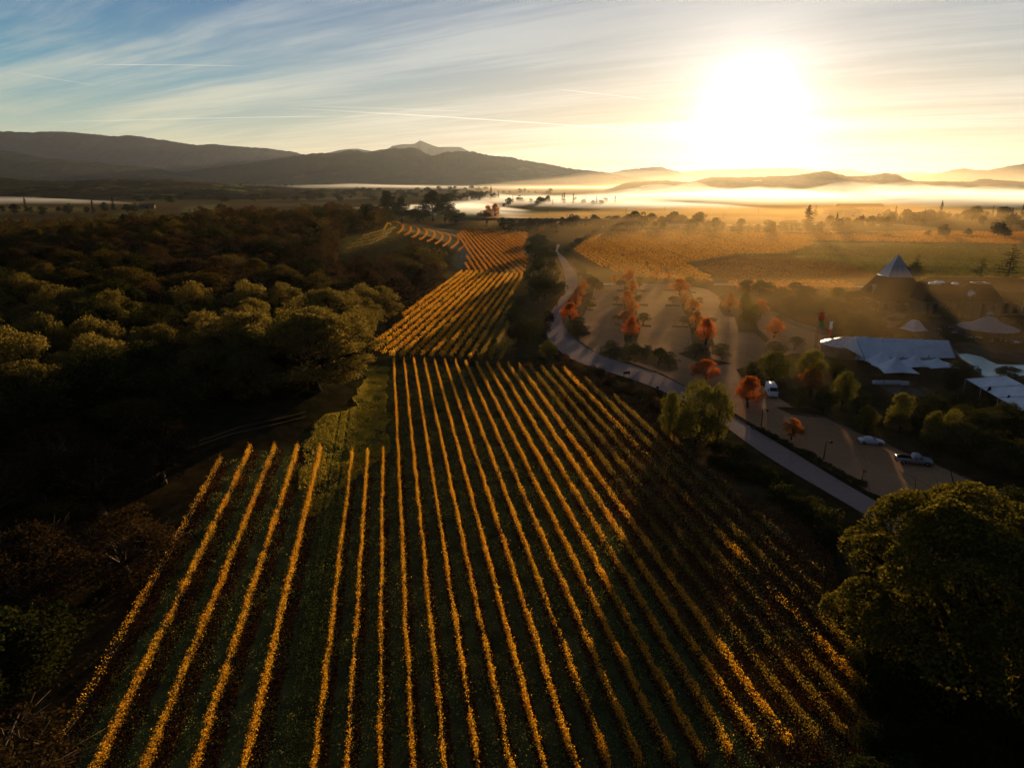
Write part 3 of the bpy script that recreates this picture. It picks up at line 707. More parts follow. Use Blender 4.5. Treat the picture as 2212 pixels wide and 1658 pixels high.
def terrace_rows():
    # curved rows following the shoulder of the knoll
    for i in range(9):
        x0, y0 = 1002-i*17, 520-i*4.0
        pts = [(x0-22, y0-6), (x0-8, y0-6), (x0+2, y0-2), (x0+6, y0+6), (x0+2, y0+14), (x0-6, y0+20), (x0-13, y0+26-i)]
        P = np.array([T(*p) for p in pts])
        q = [];
        for a in range(len(P)-1):
            for f in np.linspace(0, 1, 6)[:-1]: q.append(P[a]+(P[a+1]-P[a])*f)
        q = np.array(q)
        for _ in range(3): q[1:-1] = .25*q[:-2]+.5*q[1:-1]+.25*q[2:]
        vine_row((0, 1), (1, 0), 0, 0, 0, 30, .30, VINE_R, f'curved rust vine row on the knoll terrace, {ordn(i)} one up the slope', 'curved vine rows on the terrace', posts=0, w=.24, path=q, h=1.6)
    for i in range(4):
        pts = [(748+i*12, 541-i*9), (800+i*10, 531-i*10), (838+i*8, 513-i*9)]
        P = np.array([T(*p) for p in pts]); q = np.concatenate([P[0]+(P[1]-P[0])*np.linspace(0, 1, 6)[:, None], P[1]+(P[2]-P[1])*np.linspace(0, 1, 6)[1:, None]])
        vine_row((0, 1), (1, 0), 0, 0, 0, 10, .35, VINE_G, f'thin vine row in the knoll clearing, {ordn(i)} one uphill', 'vine rows in the knoll clearing', posts=0, w=.25, path=q, h=1.4)
def east_rows():
    VINE_E = leafmat('vine_leaf_ochre', [(0, (.16, .07, .010)), (.4, (.34, .16, .016)), (.8, (.50, .28, .025)), (1, (.38, .26, .04))], .5, .12, .05)
    VINE_D = leafmat('vine_leaf_dull', [(0, (.08, .03, .008)), (.5, (.16, .075, .014)), (1, (.26, .14, .02))], .4, .1, .1)
    for poly, U, V, sp, mat, lf, pm, lab, grp in ((EAST_P, UR, VR, 3.1, VINE_E, .5, 9, 'orange vine row in the wide eastern vineyard beyond the car park', 'vine rows of the eastern vineyard'),
                                         (DARK_P, (.94, -.34), (.34, .94), 3.0, VINE_D, .5, 7, 'dull rust vine row in the dark plot above the service road', 'vine rows of the dark plot'),
                                         (EAST_Q, UR, VR, 2.8, VINE_R, .45, 10, 'rust vine row in the small plot beyond the service road', 'vine rows behind the service road')):
        for k in range(-60, 190):
            off = sp*k
            r = run(poly, U, V, off, lo=-200 if U[0] > .5 else 200, hi=900, step=1)
            if r is None or r[1]-r[0] < 12: continue
            vine_row(U, V, off, r[0], r[1], pm, lf, mat, lab, grp, w=.5, h=1.8, parts=False, wander=.3)
near_rows(); mid_rows(); upper_rows(); terrace_rows(); east_rows()

# far green vineyard east: one mass
def far_vines():
    polys = [([(1760, 530), (2330, 536), (2330, 640), (1920, 612), (1860, 582), (1740, 558), (1710, 550)], GREEN, 3.6, 26000, .6),
             ([(1600, 500), (2330, 504), (2330, 530), (1700, 520)], VINE_R, 4.2, 22000, .8)]
    for poly, mat, sp, n, sz in polys:
        P = np.array([G(*p) for p in poly]); mn, mx = P.min(0), P.max(0)
        c = rng.random((n*4, 2))*(mx-mn)+mn
        U, V = (cos(.25), sin(.25)), (-sin(.25), cos(.25))
        q = c@np.array(V); q = np.round(q/sp)*sp; s = c@np.array(U); x = U[0]*s+V[0]*q; y = U[1]*s+V[1]*q
        m = inpoly(x, y, [tuple(p) for p in P]) & (fbm(x, y, 30, 5) > .35); x, y = x[m][:n], y[m][:n]
        z = .4+rng.random(len(x))*1.2; v, f = leafquads(np.stack([x+rng.normal(size=len(x))*.4, y+rng.normal(size=len(x))*.4, z], 1), sz)
        tag(link('vineyard_foliage', npmesh('vineyard_foliage', v, f, mat)), kind='stuff')
far_vines()

def ground_cover():
    # fallen vine leaves in the strips beside the rows
    def scatter(n, poly, size, mat, name, zmax, sel=None, flat=0.0, hi=260):
        P = np.array([G(px, min(py, 1760)) for px, py in poly]); mn, mx = P.min(0), P.max(0); mx[1] = min(mx[1], hi)
        c = rng.random((n, 2)); y = 30+(mx[1]-30)*c[:, 0]**1.3; x = mn[0]+(mx[0]-mn[0])*c[:, 1]
        px, py = proj(x, y, hgt(x, y)); m = inpoly(px+(fbm(x, y, 5, 101)-.5)*34, py+(fbm(x, y, 5, 103)-.5)*26, poly)
        if sel is not None: m &= sel(x, y)
        x, y = x[m], y[m]; z = hgt(x, y)+.03+rng.random(len(x))*zmax
        v, f = leafquads(np.stack([x, y, z], 1), size, flat)
        tag(link(name, npmesh(name, v, f, mat)), kind='stuff')
    def stripe(off, sp, side, half):
        def fn(x, y):
            q = ((x*VN[0]+y*VN[1]-off)/sp+.5) % 1-.5
            return (np.abs(q-side) < half) & (rng.random(len(x)) < np.clip(2.2*(fbm(x, y, 2.2, 71)-.22), 0, 1))
        return fn
    scatter(330000, NEAR_P, .14, LITTER, 'fallen_leaves', .10, stripe(VOFF, SPN, .10, .27))
    scatter(150000, [(1180, 800), (1240, 806), (1400, 915), (1640, 1105), (1800, 1290), (1900, 1640), (1960, 2000), (1700, 1750), (1450, 1300), (1250, 1000)], .15, LITTER, 'fallen_leaves', .14, lambda x, y: fbm(x, y, 3, 95) > .4)
    scatter(120000, NEAR_L, .14, LITTER, 'fallen_leaves', .10, stripe(VOFFL, SPL, .13, .22))
    alley = [(552, 975), (690, 976), (700, 985), (765, 985), (828, 786), (980, 790), (1225, 806), (1400, 915), (1640, 1105), (1800, 1290), (1900, 1640), (1960, 2000), (-350, 2000), (130, 1645), (300, 1375), (410, 1160), (490, 1000)]
    scatter(330000, alley, .13, GRASS, 'grass', .10, lambda x, y: rng.random(len(x)) < np.clip(3.2*(fbm(x, y, 2.5, 81)-.33), .05, 1))
    def tracks(x, y):
        q = x*VN[0]+y*VN[1]-VOFF; return (rng.random(len(x)) < np.clip(3*(fbm(x, y, 3, 83)-.3), .08, 1)) & ~((np.abs(np.abs(q+9.6)-.8) < .22) & (rng.random(len(x)) < .8))
    meadow = [(790, 800), (830, 790), (832, 900), (835, 980), (765, 985), (690, 1600), (555, 2000), (640, 1400), (715, 990), (650, 960), (700, 905), (770, 880)]
    scatter(150000, meadow, .16, GRASS, 'grass', .18, tracks)
    scatter(260000, [(790, 800), (836, 790), (838, 985), (720, 1060), (690, 1120), (640, 1120), (660, 960), (700, 905), (770, 880)], .17, GRASS_Y, 'grass', .24, tracks)
    bank = [(1110, 790), (1200, 770), (1300, 805), (1420, 860), (1500, 930), (1620, 1000), (1780, 1110), (1850, 1400), (1640, 1105), (1530, 1015), (1400, 915), (1225, 803)]
    scatter(260000, bank, .16, LITTER, 'undergrowth', .3, lambda x, y: fbm(x, y, 6, 91) > .42)
ground_cover()

# ------------------------------------------------------------------ trees
def blobcrown(r, H, rx, z0, nb, br, nleaf, leaf, shape='round', hollow=.55, flat=.2, cap=-.6, warp=1.):
    """leaves spread over many overlapping clumps; returns leaf positions and clump centres"""
    cs = []
    for i in range(nb):
        zf = r.random()**.85; b_ = br*(.6+.75*r.random())
        if shape == 'oval': pr = max(.1, sin(pi*min(1, .16+.84*zf)))**.75*(1.02-.25*zf)
        elif shape == 'umbrella': pr = .25+.75*sin(pi*(.12+.8*zf))
        else: pr = max(.12, 1-abs(1.78*zf-.82)**2.3)**.6
        rad = max(0., rx*pr-b_*.75)*(.35+.65*r.random()**.5); an = r.random()*2*pi; lo, hi_ = z0+b_*.35, H-b_*.72
        cs.append((np.array([cos(an)*rad, sin(an)*rad, lo+(hi_-lo)*zf]), b_))
    cs.append((np.array([0, 0, z0+(H-z0)*.5]), rx*.45))
    w = np.array([c[1]**2 for c in cs]); w /= w.sum(); cnt = r.multinomial(nleaf, w); P = []
    for (c, b), n in zip(cs, cnt):
        d = r.normal(size=(n, 3)); d /= np.linalg.norm(d, axis=1)[:, None]; d[:, 2] = np.where(d[:, 2] < cap, -d[:, 2], d[:, 2])
        rad = b*(hollow+(1-hollow)*r.random((n, 1))**.6)*(1+.22*(fbm(d[:, 0]*3+c[0], d[:, 1]*3+d[:, 2]*3, 1, 5, 2)[:, None]-.5)*2)
        P.append(c+d*rad*np.array([1, 1, .82]))
    P = np.concatenate(P); o = r.random(3)*90
    for ax in range(3):
        a_, b_ = (ax+1) % 3, (ax+2) % 3
        P[:, ax] += (fbm(P[:, a_]+o[0]+ax*31, P[:, b_]+P[:, ax]*.7+o[1], rx*.42, 7, 3)-.5)*rx*.42*warp*(1 if ax < 2 else .7)
    m = r.random(len(P)) < (.07 if rx < 7 else 0); P[m] = np.array([0, 0, H*.45])+(P[m]-np.array([0, 0, H*.45]))*(1+.10*r.random((m.sum(), 1)))
    P[:, 2] = np.maximum(P[:, 2], .1)
    return P, cs
def limbs(r, cs, z0, rt, H, n=9, twig=0, name='trunk', mat=None):
    mb = MB(); lean = r.normal(size=2)*.25
    fork = z0+.1*(H-z0)
    mb.tube([(0, 0, -.3), (lean[0]*.3, lean[1]*.3, fork*.5), (lean[0], lean[1], fork)], [rt*1.35, rt, rt*.8], 7)
    idx = r.permutation(len(cs))[:n]
    for i in idx:
        c = cs[i][0]; m = np.array([lean[0], lean[1], fork])*.5+c*.5+r.normal(size=3)*.35*np.array([1, 1, .4])
        mb.tube([(lean[0], lean[1], fork-.2), tuple(m), tuple(c)], [rt*.55, rt*.32, rt*.1], 5)
        for _ in range(twig):
            e = c+r.normal(size=3)*cs[i][1]*.9; mm = (m+c)/2+r.normal(size=3)*.2
            mb.tube([tuple(mm), tuple((mm+e)/2+r.normal(size=3)*.15), tuple(e)], [rt*.16, rt*.09, rt*.03], 3)
    return mb.mesh(name, mat or BARK)
PROTO = {}
def proto(kind, nvar, fn):
    PROTO[kind] = [fn(np.random.default_rng(hash_(kind)+i)) for i in range(nvar)]
def hash_(s): return sum(ord(c)*(i+3) for i, c in enumerate(s))
def mk(kind, nvar, H, rx, z0, nb, br, nleaf, leaf, mat, rt=.28, nl=9, tw=2, shape='round', hollow=.5, bark=None, vary=.15, cap=-.6, warp=1.):
    def fn(r):
        h = H*(1+vary*(r.random()-.5)); x = rx*(1+vary*(r.random()-.5))
        P, cs = blobcrown(r, h, x, z0, nb, br, nleaf, leaf, shape, hollow, cap=cap, warp=warp)
        v, f = leafquads(P, leaf, r=r)
        v = v.copy(); v[:, 2] = np.maximum(v[:, 2], .05)
        return limbs(r, cs, z0, rt, h, nl, tw, mat=bark), npmesh('crown', v, f, mat), h, x
    proto(kind, nvar, fn)
mk('oak_olive', 5, 11, 6.2, 1.0, 44, 1.55, 11000, .28, OAK_O, .38, 16, 4, hollow=.3, vary=.35)
mk('oak_light', 4, 11, 6.2, 1.0, 46, 1.5, 11000, .27, OAK_L, .38, 16, 5, hollow=.3, vary=.35)
mk('oak_brown', 5, 10.5, 6.0, 1.6, 42, 1.45, 7500, .26, OAK_B, .36, 20, 6, bark=BARK_P, hollow=.25, vary=.35)
mk('evergreen', 4, 9.5, 5.2, .2, 26, 1.9, 9500, .30, EVG, .3, 6, 1)
mk('green_tree', 3, 9, 4.3, .3, 26, 1.6, 9500, .26, GREEN, .26, 8, 2)
mk('maple', 4, 8, 2.7, 1.1, 36, .8, 8000, .18, MAPLE, .16, 14, 3, 'oval', .35)
mk('maple_brown', 4, 8, 2.7, 1.1, 36, .8, 7500, .18, MAPLE_B, .16, 14, 3, 'oval', .35)
mk('small_round', 3, 4.4, 2.3, .9, 14, .95, 3200, .17, EVG, .12, 7, 2)
mk('shrub', 4, 1.6, 1.3, .05, 10, .6, 1100, .16, EVG, .05, 5, 1)
mk('shrub_brown', 3, 1.5, 1.3, .05, 9, .6, 900, .15, OAK_B, .05, 6, 2)
mk('far_tree', 5, 8, 4.0, .6, 14, 1.7, 1500, .62, EVG, .3, 4, 0)
mk('eucalyptus', 3, 22, 7.5, 3.5, 44, 2.3, 13000, .45, EVG, .5, 16, 3, 'oval', .4, BARK_P)
mk('big_oak', 1, 14.5, 9.2, .4, 85, 1.75, 80000, .24, OAK_G, .6, 26, 3, hollow=.75, cap=-.3, warp=.35)
mk('old_oak', 2, 14, 9.0, 1.6, 90, 1.8, 40000, .25, OAK_L, .6, 40, 6, cap=-.1, hollow=.4)
def conifer(r, H, w, gap, leaf, n, droop=.12):
    mb = MB(); mb.tube([(0, 0, -.3), (0, 0, H*.5), (.1, 0, H)], [H*.018, H*.012, .03], 7)
    P = []; z = H*.12
    while z < H*.97:
        f = 1-z/H; L = w*f**.8*(.75+.5*r.random())+.25; nb = 5
        for k in range(nb):
            a = r.random()*2*pi; l = L*(.6+.6*r.random()); e = (cos(a)*l, sin(a)*l, z-droop*l+.05*l)
            mb.tube([(0, 0, z), (e[0]*.5, e[1]*.5, z-droop*.3*l), e], [.06*f+.02, .04*f+.01, .012], 3)
            m = int(n*l/w); t = r.random(m)**.7; q = np.stack([e[0]*t, e[1]*t, z+(e[2]-z)*t*t], 1)+r.normal(size=(m, 3))*np.array([.16, .16, .07])*(l*.35+.25)
            P.append(q)
        z += gap*(.7+.6*r.random())*(.5+.6*f)
    P = np.concatenate(P); v, f = leafquads(P, leaf, .0, r=r)
    return mb.mesh('trunk', BARK), npmesh('crown', v, f, EVG), H, w
proto('conifer', 2, lambda r: conifer(r, 16, 3.4, .75, .24, 130))
proto('sparse_conifer', 2, lambda r: conifer(r, 15, 4.4, 1.25, .24, 110, -.02))
proto('spruce', 2, lambda r: conifer(r, 22, 5.5, .8, .55, 70))
def cypress(r):
    H = 5.5; n = 3800; z = r.random(n)*H; rad = .52*np.sin(np.clip(z/H, 0, 1)**.65*pi)**.7*(.75+.3*r.random(n))+.05; a = r.random(n)*2*pi
    v, f = leafquads(np.stack([rad*np.cos(a), rad*np.sin(a), z+.1], 1), .16, r=r)
    return MB().tube([(0, 0, -.2), (0, 0, H*.8)], [.09, .03], 5).mesh('trunk', BARK), npmesh('crown', v, f, EVG), H, .6
proto('cypress', 2, cypress)
def bare(r):
    mb = MB(); H = 5.2
    def br(p, d, L, rad, lv):
        q = p+d*L; m = p+d*L*.5+r.normal(size=3)*L*.07
        mb.tube([tuple(p), tuple(m), tuple(q)], [rad, rad*.8, rad*.6], 4)
        if lv:
            for _ in range(3 if lv > 1 else 4):
                dd = d+r.normal(size=3)*.55; dd[2] = abs(dd[2])*.8+.15; dd /= np.linalg.norm(dd); br(q, dd, L*(.6+.2*r.random()), rad*.55, lv-1)
    tr = MB(); tr.tube([(0, 0, -.2), (.05, .05, 1.2)], [.14, .11], 6)
    br(np.array([.05, .05, 1.1]), np.array([0, 0, 1.]), .8, .11, 4)
    return tr.mesh('trunk', BARK), mb.mesh('branches', BARK), H, 1.8
proto('bare_tree', 3, bare)
def plant(kind, x, y, label, name=None, cat='tree', group=None, h=None, w=None, rz=None, var=None, z=None):
    pr = PROTO[kind]; tr, cr, H, wx = pr[var if var is not None else random.randrange(len(pr))]
    s = (h/H) if h else .85+.3*random.random(); sw = (w/2/wx) if w else s*(.9+.2*random.random())
    t = thing(name or {'shrub': 'shrub', 'shrub_brown': 'shrub'}.get(kind, 'tree'), label, cat, (x, y, float(hgt(x, y)) if z is None else z), rz if rz is not None else random.random()*6.28, group, (sw, sw, s))
    link('trunk', tr, t); link('crown' if cr.name.startswith('crown') else 'branches', cr, t); return t
def plant_px(kind, cx, top, bot, wpx, label, f=None, **kw):
    """stand a tree on the ground seen at (cx, bot), as tall and wide as the photograph shows it"""
    if f: (cx, top), (_, bot), wpx = f(cx, top), f(cx, bot), wpx*(.2675 if f in (c5, c7, c4) else .1943 if f is c8 else .2606 if f is cb else .2685)
    x, y = T(cx, bot); z0 = float(hgt(x, y)); zc = y*cos(PITCH)+CAM_H*sin(PITCH); ww = wpx*zc/FPX*(1.45 if kind == 'small_round' else 1.25 if kind in ('maple', 'maple_brown') else 1.04)
    y += ww*.22; x += ww*.22*x/y
    h = max(.8, ztop(x, y, top)-float(hgt(x, y)))
    return plant(kind, x, y, label, h=h, w=ww, **kw)

def carpark_trees():
    A = 'autumn maples round the car park'
    L = [('maple_brown', 470, 235, 350, 75, 'orange maple, farthest of four along the road bend'), ('maple_brown', 440, 280, 400, 100, 'orange maple, third of four up the road bend'),
         ('maple_brown', 405, 345, 475, 115, 'red maple, second of four up the road bend'), ('maple', 360, 415, 600, 135, 'green and red maple closest to the road bend, over the kerb bed'),
         ('maple_brown', 720, 190, 275, 60, 'small thin orange maple at the vineyard edge'), ('maple', 832, 145, 275, 110, 'tall orange maple beside the vineyard, end of the middle island line'),
         ('maple_brown', 858, 235, 355, 100, 'orange maple, fifth along the middle island line'), ('maple_brown', 825, 320, 465, 110, 'orange maple, fourth along the middle island line'),
         ('maple_brown', 865, 395, 525, 105, 'brownish maple, third along the middle island line'), ('maple', 825, 480, 600, 140, 'red topped maple on the middle island'),
         ('maple', 850, 530, 720, 145, 'broad orange maple, first of the middle island line'), ('maple_brown', 1060, 150, 255, 65, 'thin brown maple standing in the vineyard border'),
         ('maple_brown', 1152, 170, 255, 70, 'small brown maple beside the vineyard lane'), ('maple_brown', 1245, 220, 370, 150, 'broad brown maple at the head of the second island line'),
         ('maple_brown', 1280, 340, 455, 110, 'orange maple, fourth along the second island line'), ('maple_brown', 1345, 385, 525, 140, 'broad orange maple, third along the second island line'),
         ('maple_brown', 1370, 485, 655, 125, 'orange maple, second along the second island line'), ('maple', 1450, 540, 775, 170, 'large orange maple, first of the second island line'),
         ('maple_brown', 1640, 335, 510, 120, 'brown orange maple at the far end of the drive'), ('green_tree', 1760, 340, 520, 115, 'olive tree between two brown maples'),
         ('maple_brown', 1890, 385, 550, 150, 'brown maple beside the winery drive'), ('green_tree', 1815, 420, 620, 170, 'wide dark tree in the drive island'),
         ('maple', 2000, 545, 715, 160, 'round red maple by the winery drive'), ('maple', 1450, 875, 1080, 215, 'bright red maple behind the big green oak'),
         ('maple', 1790, 1005, 1285, 235, 'bright red maple beside the white van')]
    for k, cx, a, b, w, lab in L: plant_px(k, cx, a, b, w, lab, c6, name='maple_tree' if 'maple' in k else 'tree', group=A if 'maple' in k else None)
    plant_px('maple_brown', 330, 340, 540, 165, 'thin orange tree in the planting strip of the lower lot', c7, name='maple_tree', group=A)
    Sd = [(745, 370, 440, 62), (910, 360, 425, 62), (575, 250, 332, 85), (775, 240, 312, 80), (930, 215, 265, 60), (925, 262, 310, 45), (1330, 215, 285, 90), (500, 220, 262, 70), (520, 340, 392, 60), (520, 415, 475, 95), (440, 540, 690, 155),
          (950, 505, 605, 112), (735, 515, 590, 60), (1190, 370, 430, 70), (1400, 378, 445, 65), (1270, 533, 605, 95), (1510, 540, 610, 70), (690, 725, 855, 130), (835, 725, 890, 150), (975, 762, 890, 95), (1070, 785, 930, 110), (1160, 815, 960, 125),
          (1365, 748, 885, 150), (1590, 755, 895, 165), (2000, 735, 850, 175), (2160, 692, 815, 130), (2060, 510, 600, 80), (1600, 360, 430, 70), (470, 640, 700, 90), (380, 635, 690, 70)]
    where = ['near the kerb bed at the road', 'on the middle island', 'on the second island', 'by the far lane', 'at the lot entrance', 'beside the winery drive']
    for i, (cx, a, b, w) in enumerate(Sd):
        wh = where[0] if cx < 600 else where[1] if cx < 960 and a < 620 else where[4] if a > 700 and cx < 1250 else where[2] if cx < 1550 and a > 330 else where[3] if a < 300 else where[5]
        plant_px('small_round', cx, a, b, w, f'small round dark green tree {wh}', c6, name='small_tree', group=f'small round trees {wh}')
carpark_trees()

def big_trees():
    # the large tree at the lower east corner
    x, y = G(2025, 1480); plant('big_oak', x+2, y+1, 'huge dark green oak with gold rim at the corner of the vineyard', h=17.5, w=25, name='oak_tree', rz=1.0, var=0)
    plant_px('evergreen', 2160, 1055, 1215, 150, 'dark round tree behind the huge corner oak', name='tree')
    plant_px('green_tree', 1365, 1050, 1600, 420, 'big green oak between the road and the vineyard', c6, name='oak_tree')
    plant_px('green_tree', 1165, 1140, 1490, 210, 'green oak bough mass beside the vineyard headland', c6, name='oak_tree')
    plant_px('green_tree', 1540, 1080, 1560, 260, 'green oak leaning over the paved road', c6, name='oak_tree')
    for k, cx, a, b, w, lab in [('green_tree', 170, 815, 1085, 320, 'broad bright green tree beside the white van'), ('green_tree', 30, 895, 1030, 160, 'smaller green tree by the lot exit'),
              ('green_tree', 480, 800, 1060, 250, 'tall green tree before the flagpoles'), ('green_tree', 680, 870, 1030, 150, 'green tree beside the tent forecourt'),
              ('green_tree', 735, 975, 1300, 220, 'tall olive green tree above the lower lot'), ('maple_brown', 490, 945, 1160, 200, 'dim reddish tree among the green ones'),
              ('evergreen', 590, 1080, 1340, 230, 'dark tree over the lot wall'), ('evergreen', 395, 1095, 1290, 170, 'round dark tree behind the striped spaces'),
              ('evergreen', 880, 1160, 1400, 200, 'dark bushy tree beside the bocce court fence'), ('green_tree', 930, 1260, 1480, 210, 'olive tree behind the white sedan'),
              ('green_tree', 1190, 1148, 1500, 250, 'gold tipped tree between the sedan and the bocce courts'), ('green_tree', 1450, 1300, 1620, 210, 'gold tipped tree behind the pickup'),
              ('green_tree', 1600, 1290, 1600, 220, 'wide green tree at the end of the bocce court'), ('evergreen', 1640, 872, 1150, 190, 'dark tree beside the swimming pool'),
              ('evergreen', 1790, 930, 1080, 130, 'dark bushy tree at the pool edge'), ('evergreen', 2080, 935, 1040, 200, 'dark round tree behind the second tent'),
              ('small_round', 1230, 640, 710, 110, 'low green bush below the small kiosk'), ('evergreen', 1620, 672, 740, 150, 'dark bush beside the round pavilion'),
              ('evergreen', 840, 570, 710, 200, 'dark bushes below the stone stairs'), ('evergreen', 960, 590, 700, 150, 'dark round bush beside the stone stairs'),
              ('green_tree', 1350, 510, 620, 150, 'green shrub tree before the winery hall'), ('evergreen', 1570, 440, 560, 150, 'dark tree before the winery hall'),
              ('green_tree', 700, 300, 450, 170, 'olive tree beside the pyramid roof'), ('evergreen', 620, 380, 520, 200, 'dense dark trees west of the pyramid roof'),
              ('evergreen', 440, 395, 540, 190, 'dense dark tree beside the winery drive'), ('evergreen', 300, 380, 520, 170, 'dark tree beside the brown maples'),
              ('evergreen', 2150, 570, 690, 120, 'dark tree east of the round pavilion'), ('evergreen', 2040, 540, 620, 90, 'dark tree behind the round pavilion'),
              ('evergreen', 1300, 90, 270, 160, 'dark broad tree close behind the pyramid roof')]:
        plant_px(k, cx, a, b, w, lab, c5, name='tree')
    plant_px('sparse_conifer', 1330, 25, 255, 150, 'ragged conifer behind the pyramid roof', c5, name='conifer_tree')
    plant_px('sparse_conifer', 1840, 45, 320, 200, 'sparse conifer behind the clock tower', c5, name='conifer_tree')
    plant_px('sparse_conifer', 2060, -45, 330, 260, 'tall sparse dark conifer at the edge of the estate', c5, name='conifer_tree')
    for i, (cx, a, b) in enumerate([(1800, 1032, 1180), (1905, 1105, 1270), (2055, 1175, 1350), (2205, 1290, 1450)]):
        plant_px('cypress', cx, a, b, 48, ['short cypress, first along the second tent', 'slim dark cypress, second along the second tent', 'tall slim cypress, third along the second tent', 'slim cypress at the picture edge by the second tent'][i], c5, name='cypress_tree', group='cypresses along the second tent')
    for cx, a, b, w, lab, f in [(1340, 1285, 1420, 110, 'bare pollarded tree beside the bocce court', c5), (600, 385, 530, 130, 'bare branching tree before the peaked canopies', c8), (900, 680, 870, 110, 'bare leafless tree in the lower lot strip', c7),
                                (1040, 300, 345, 110, 'bare tree top rising between two canopies', c8), (925, 180, 235, 60, 'bare tree top poking through the tent roof gap', c8), (1600, 150, 160, 10, '', c8)][:3]:
        plant_px('bare_tree', cx, a, b, w, lab, f, name='bare_tree')
    for k, cx, a, b, w, lab in [('bare_tree', 1380, 930, 1010, 90, 'bare tree top rising between the peaked canopies')]: plant_px(k, cx, a, b, w, lab, c5, name='bare_tree')
    # hillside and road-side oaks
    for k, cx, a, b, w, lab in [('evergreen', 850, 275, 400, 190, 'large round oak at the foot of the upper vineyard'), ('evergreen', 960, 380, 520, 170, 'dark round oak beside the road bend'),
              ('evergreen', 870, 440, 640, 260, 'broad dark oak mass between vineyard and road'), ('evergreen', 900, 590, 700, 170, 'lower round oak by the road verge'),
              ('evergreen', 1010, 420, 600, 150, 'dark oak on the verge above the bend'), ('evergreen', 790, 280, 420, 110, 'oak touching the upper vine rows')]:
        plant_px(k, cx, a, b, w, lab, lambda x, y: (1900/1.852+.1465*x, 850/1.852+.1465*y), name='oak_tree') if False else None
    for k, cx, a, b, w, lab in [('evergreen', 1161, 504, 532, 50, 'round topped oak at the foot of the upper vineyard'), ('evergreen', 1158, 520, 560, 56, 'broad oak beside the upper vineyard edge'),
              ('evergreen', 1182, 532, 590, 46, 'dark oak on the verge above the road bend'), ('evergreen', 1160, 555, 628, 64, 'broad dark oak mass between vineyard and road'),
              ('evergreen', 1192, 560, 615, 40, 'dark oak touching the road bend'), ('evergreen', 1178, 590, 650, 60, 'lower oak of the roadside clump'),
              ('evergreen', 1152, 600, 655, 40, 'oak beside the middle vineyard end'), ('evergreen', 1110, 662, 705, 44, 'small round oak beside the middle vine rows'),
              ('evergreen', 1140, 684, 745, 78, 'big round dark oak by the vineyard corner'), ('evergreen', 1118, 700, 740, 50, 'dark oak half behind the big round one'),
              ('green_tree', 1186, 735, 775, 46, 'bushy green tree on the road bank'), ('shrub', 1160, 765, 792, 50, 'low dark scrub on the road bank'),
              ('evergreen', 1212, 605, 640, 30, 'small oak on the grass verge')]:
        plant_px(k, cx, a, b, w, lab, name='oak_tree' if k != 'shrub' else 'shrub', cat='tree' if k != 'shrub' else 'shrub')
    for k, cx, a, b, w, v, lab in [('eucalyptus', 838, 412, 478, 62, 0, 'tall eucalyptus clump on the knoll crest'), ('eucalyptus', 868, 424, 480, 48, 1, 'eucalyptus leaning beside the tallest clump'), ('eucalyptus', 935, 410, 478, 66, 2, 'domed eucalyptus beside the bright mist'),
              ('eucalyptus', 962, 420, 480, 50, 0, 'eucalyptus behind the domed one'), ('evergreen', 905, 445, 482, 60, 0, 'dark oak between the two eucalyptus clumps'), ('evergreen', 985, 452, 484, 50, 1, 'dark oak at the end of the knoll'), ('evergreen', 800, 440, 482, 60, 2, 'oak before the eucalyptus crest')]:
        plant_px(k, cx, a, b, w, lab, name='eucalyptus_tree' if k == 'eucalyptus' else 'oak_tree', var=v)
    for cx, a, w, lab in [(1055, 442, 22, 'slim poplar standing in the mist'), (1069, 439, 24, 'leafy poplar beside the slim one in the mist')]:
        plant_px('maple_brown', cx, a, 475, w, lab, name='poplar_tree')
    plant_px('evergreen', 1045, 455, 476, 36, 'dark bush below the two poplars', name='tree')
    plant_px('spruce', 1743, 441, 498, 34, 'tall lone spruce beyond the vineyards', name='conifer_tree')
    plant_px('spruce', 1760, 442, 470, 14, 'slim distant conifer beside the lone spruce', name='conifer_tree')
    # the old oaks whose crowns hang over the meadow
    x, y = G(700, 880); plant('old_oak', x-2, y+2, 'great old oak with spreading limbs over the meadow', h=16.5, w=30, var=0, rz=.4, name='oak_tree')
    x, y = G(565, 868); plant('old_oak', x-4, y+5, 'old oak beside the farm track', h=14.5, w=25, var=1, rz=2, name='oak_tree')
    x, y = G(738, 770); plant('old_oak', x-4, y+3, 'old oak behind the meadow tree, olive crown', h=15, w=26, var=1, rz=4, name='oak_tree')
big_trees()

# ---- the woodland on the knoll and along the west side
WOOD_P = [(-700, 1900), (-60, 1900), (60, 1700), (150, 1540), (250, 1370), (360, 1180), (430, 1050), (300, 1000), (380, 960), (560, 880), (640, 870), (760, 790), (800, 715), (905, 650), (985, 585), (985, 560), (1000, 548), (970, 530), (915, 512), (870, 516), (820, 535), (745, 556), (733, 535), (745, 508), (800, 500), (845, 484), (860, 478), (980, 484), (1000, 470), (820, 470), (600, 472), (300, 476), (-500, 500)]
CLEAR = [[(845, 478), (990, 492), (1025, 530), (1010, 590), (985, 580), (1000, 548), (965, 520), (915, 502), (850, 500)],
         [(735, 515), (790, 503), (845, 478), (875, 490), (850, 515), (800, 530), (735, 548)], [(915, 640), (1000, 580), (1135, 600), (1100, 790), (800, 775), (815, 735)],
         [(430, 925), (640, 885), (660, 960), (420, 990)], [(440, 1050), (550, 985), (720, 980), (700, 1600), (90, 1650), (250, 1370)], [(700, 905), (770, 880), (790, 800), (835, 780), (835, 980), (660, 960)]]
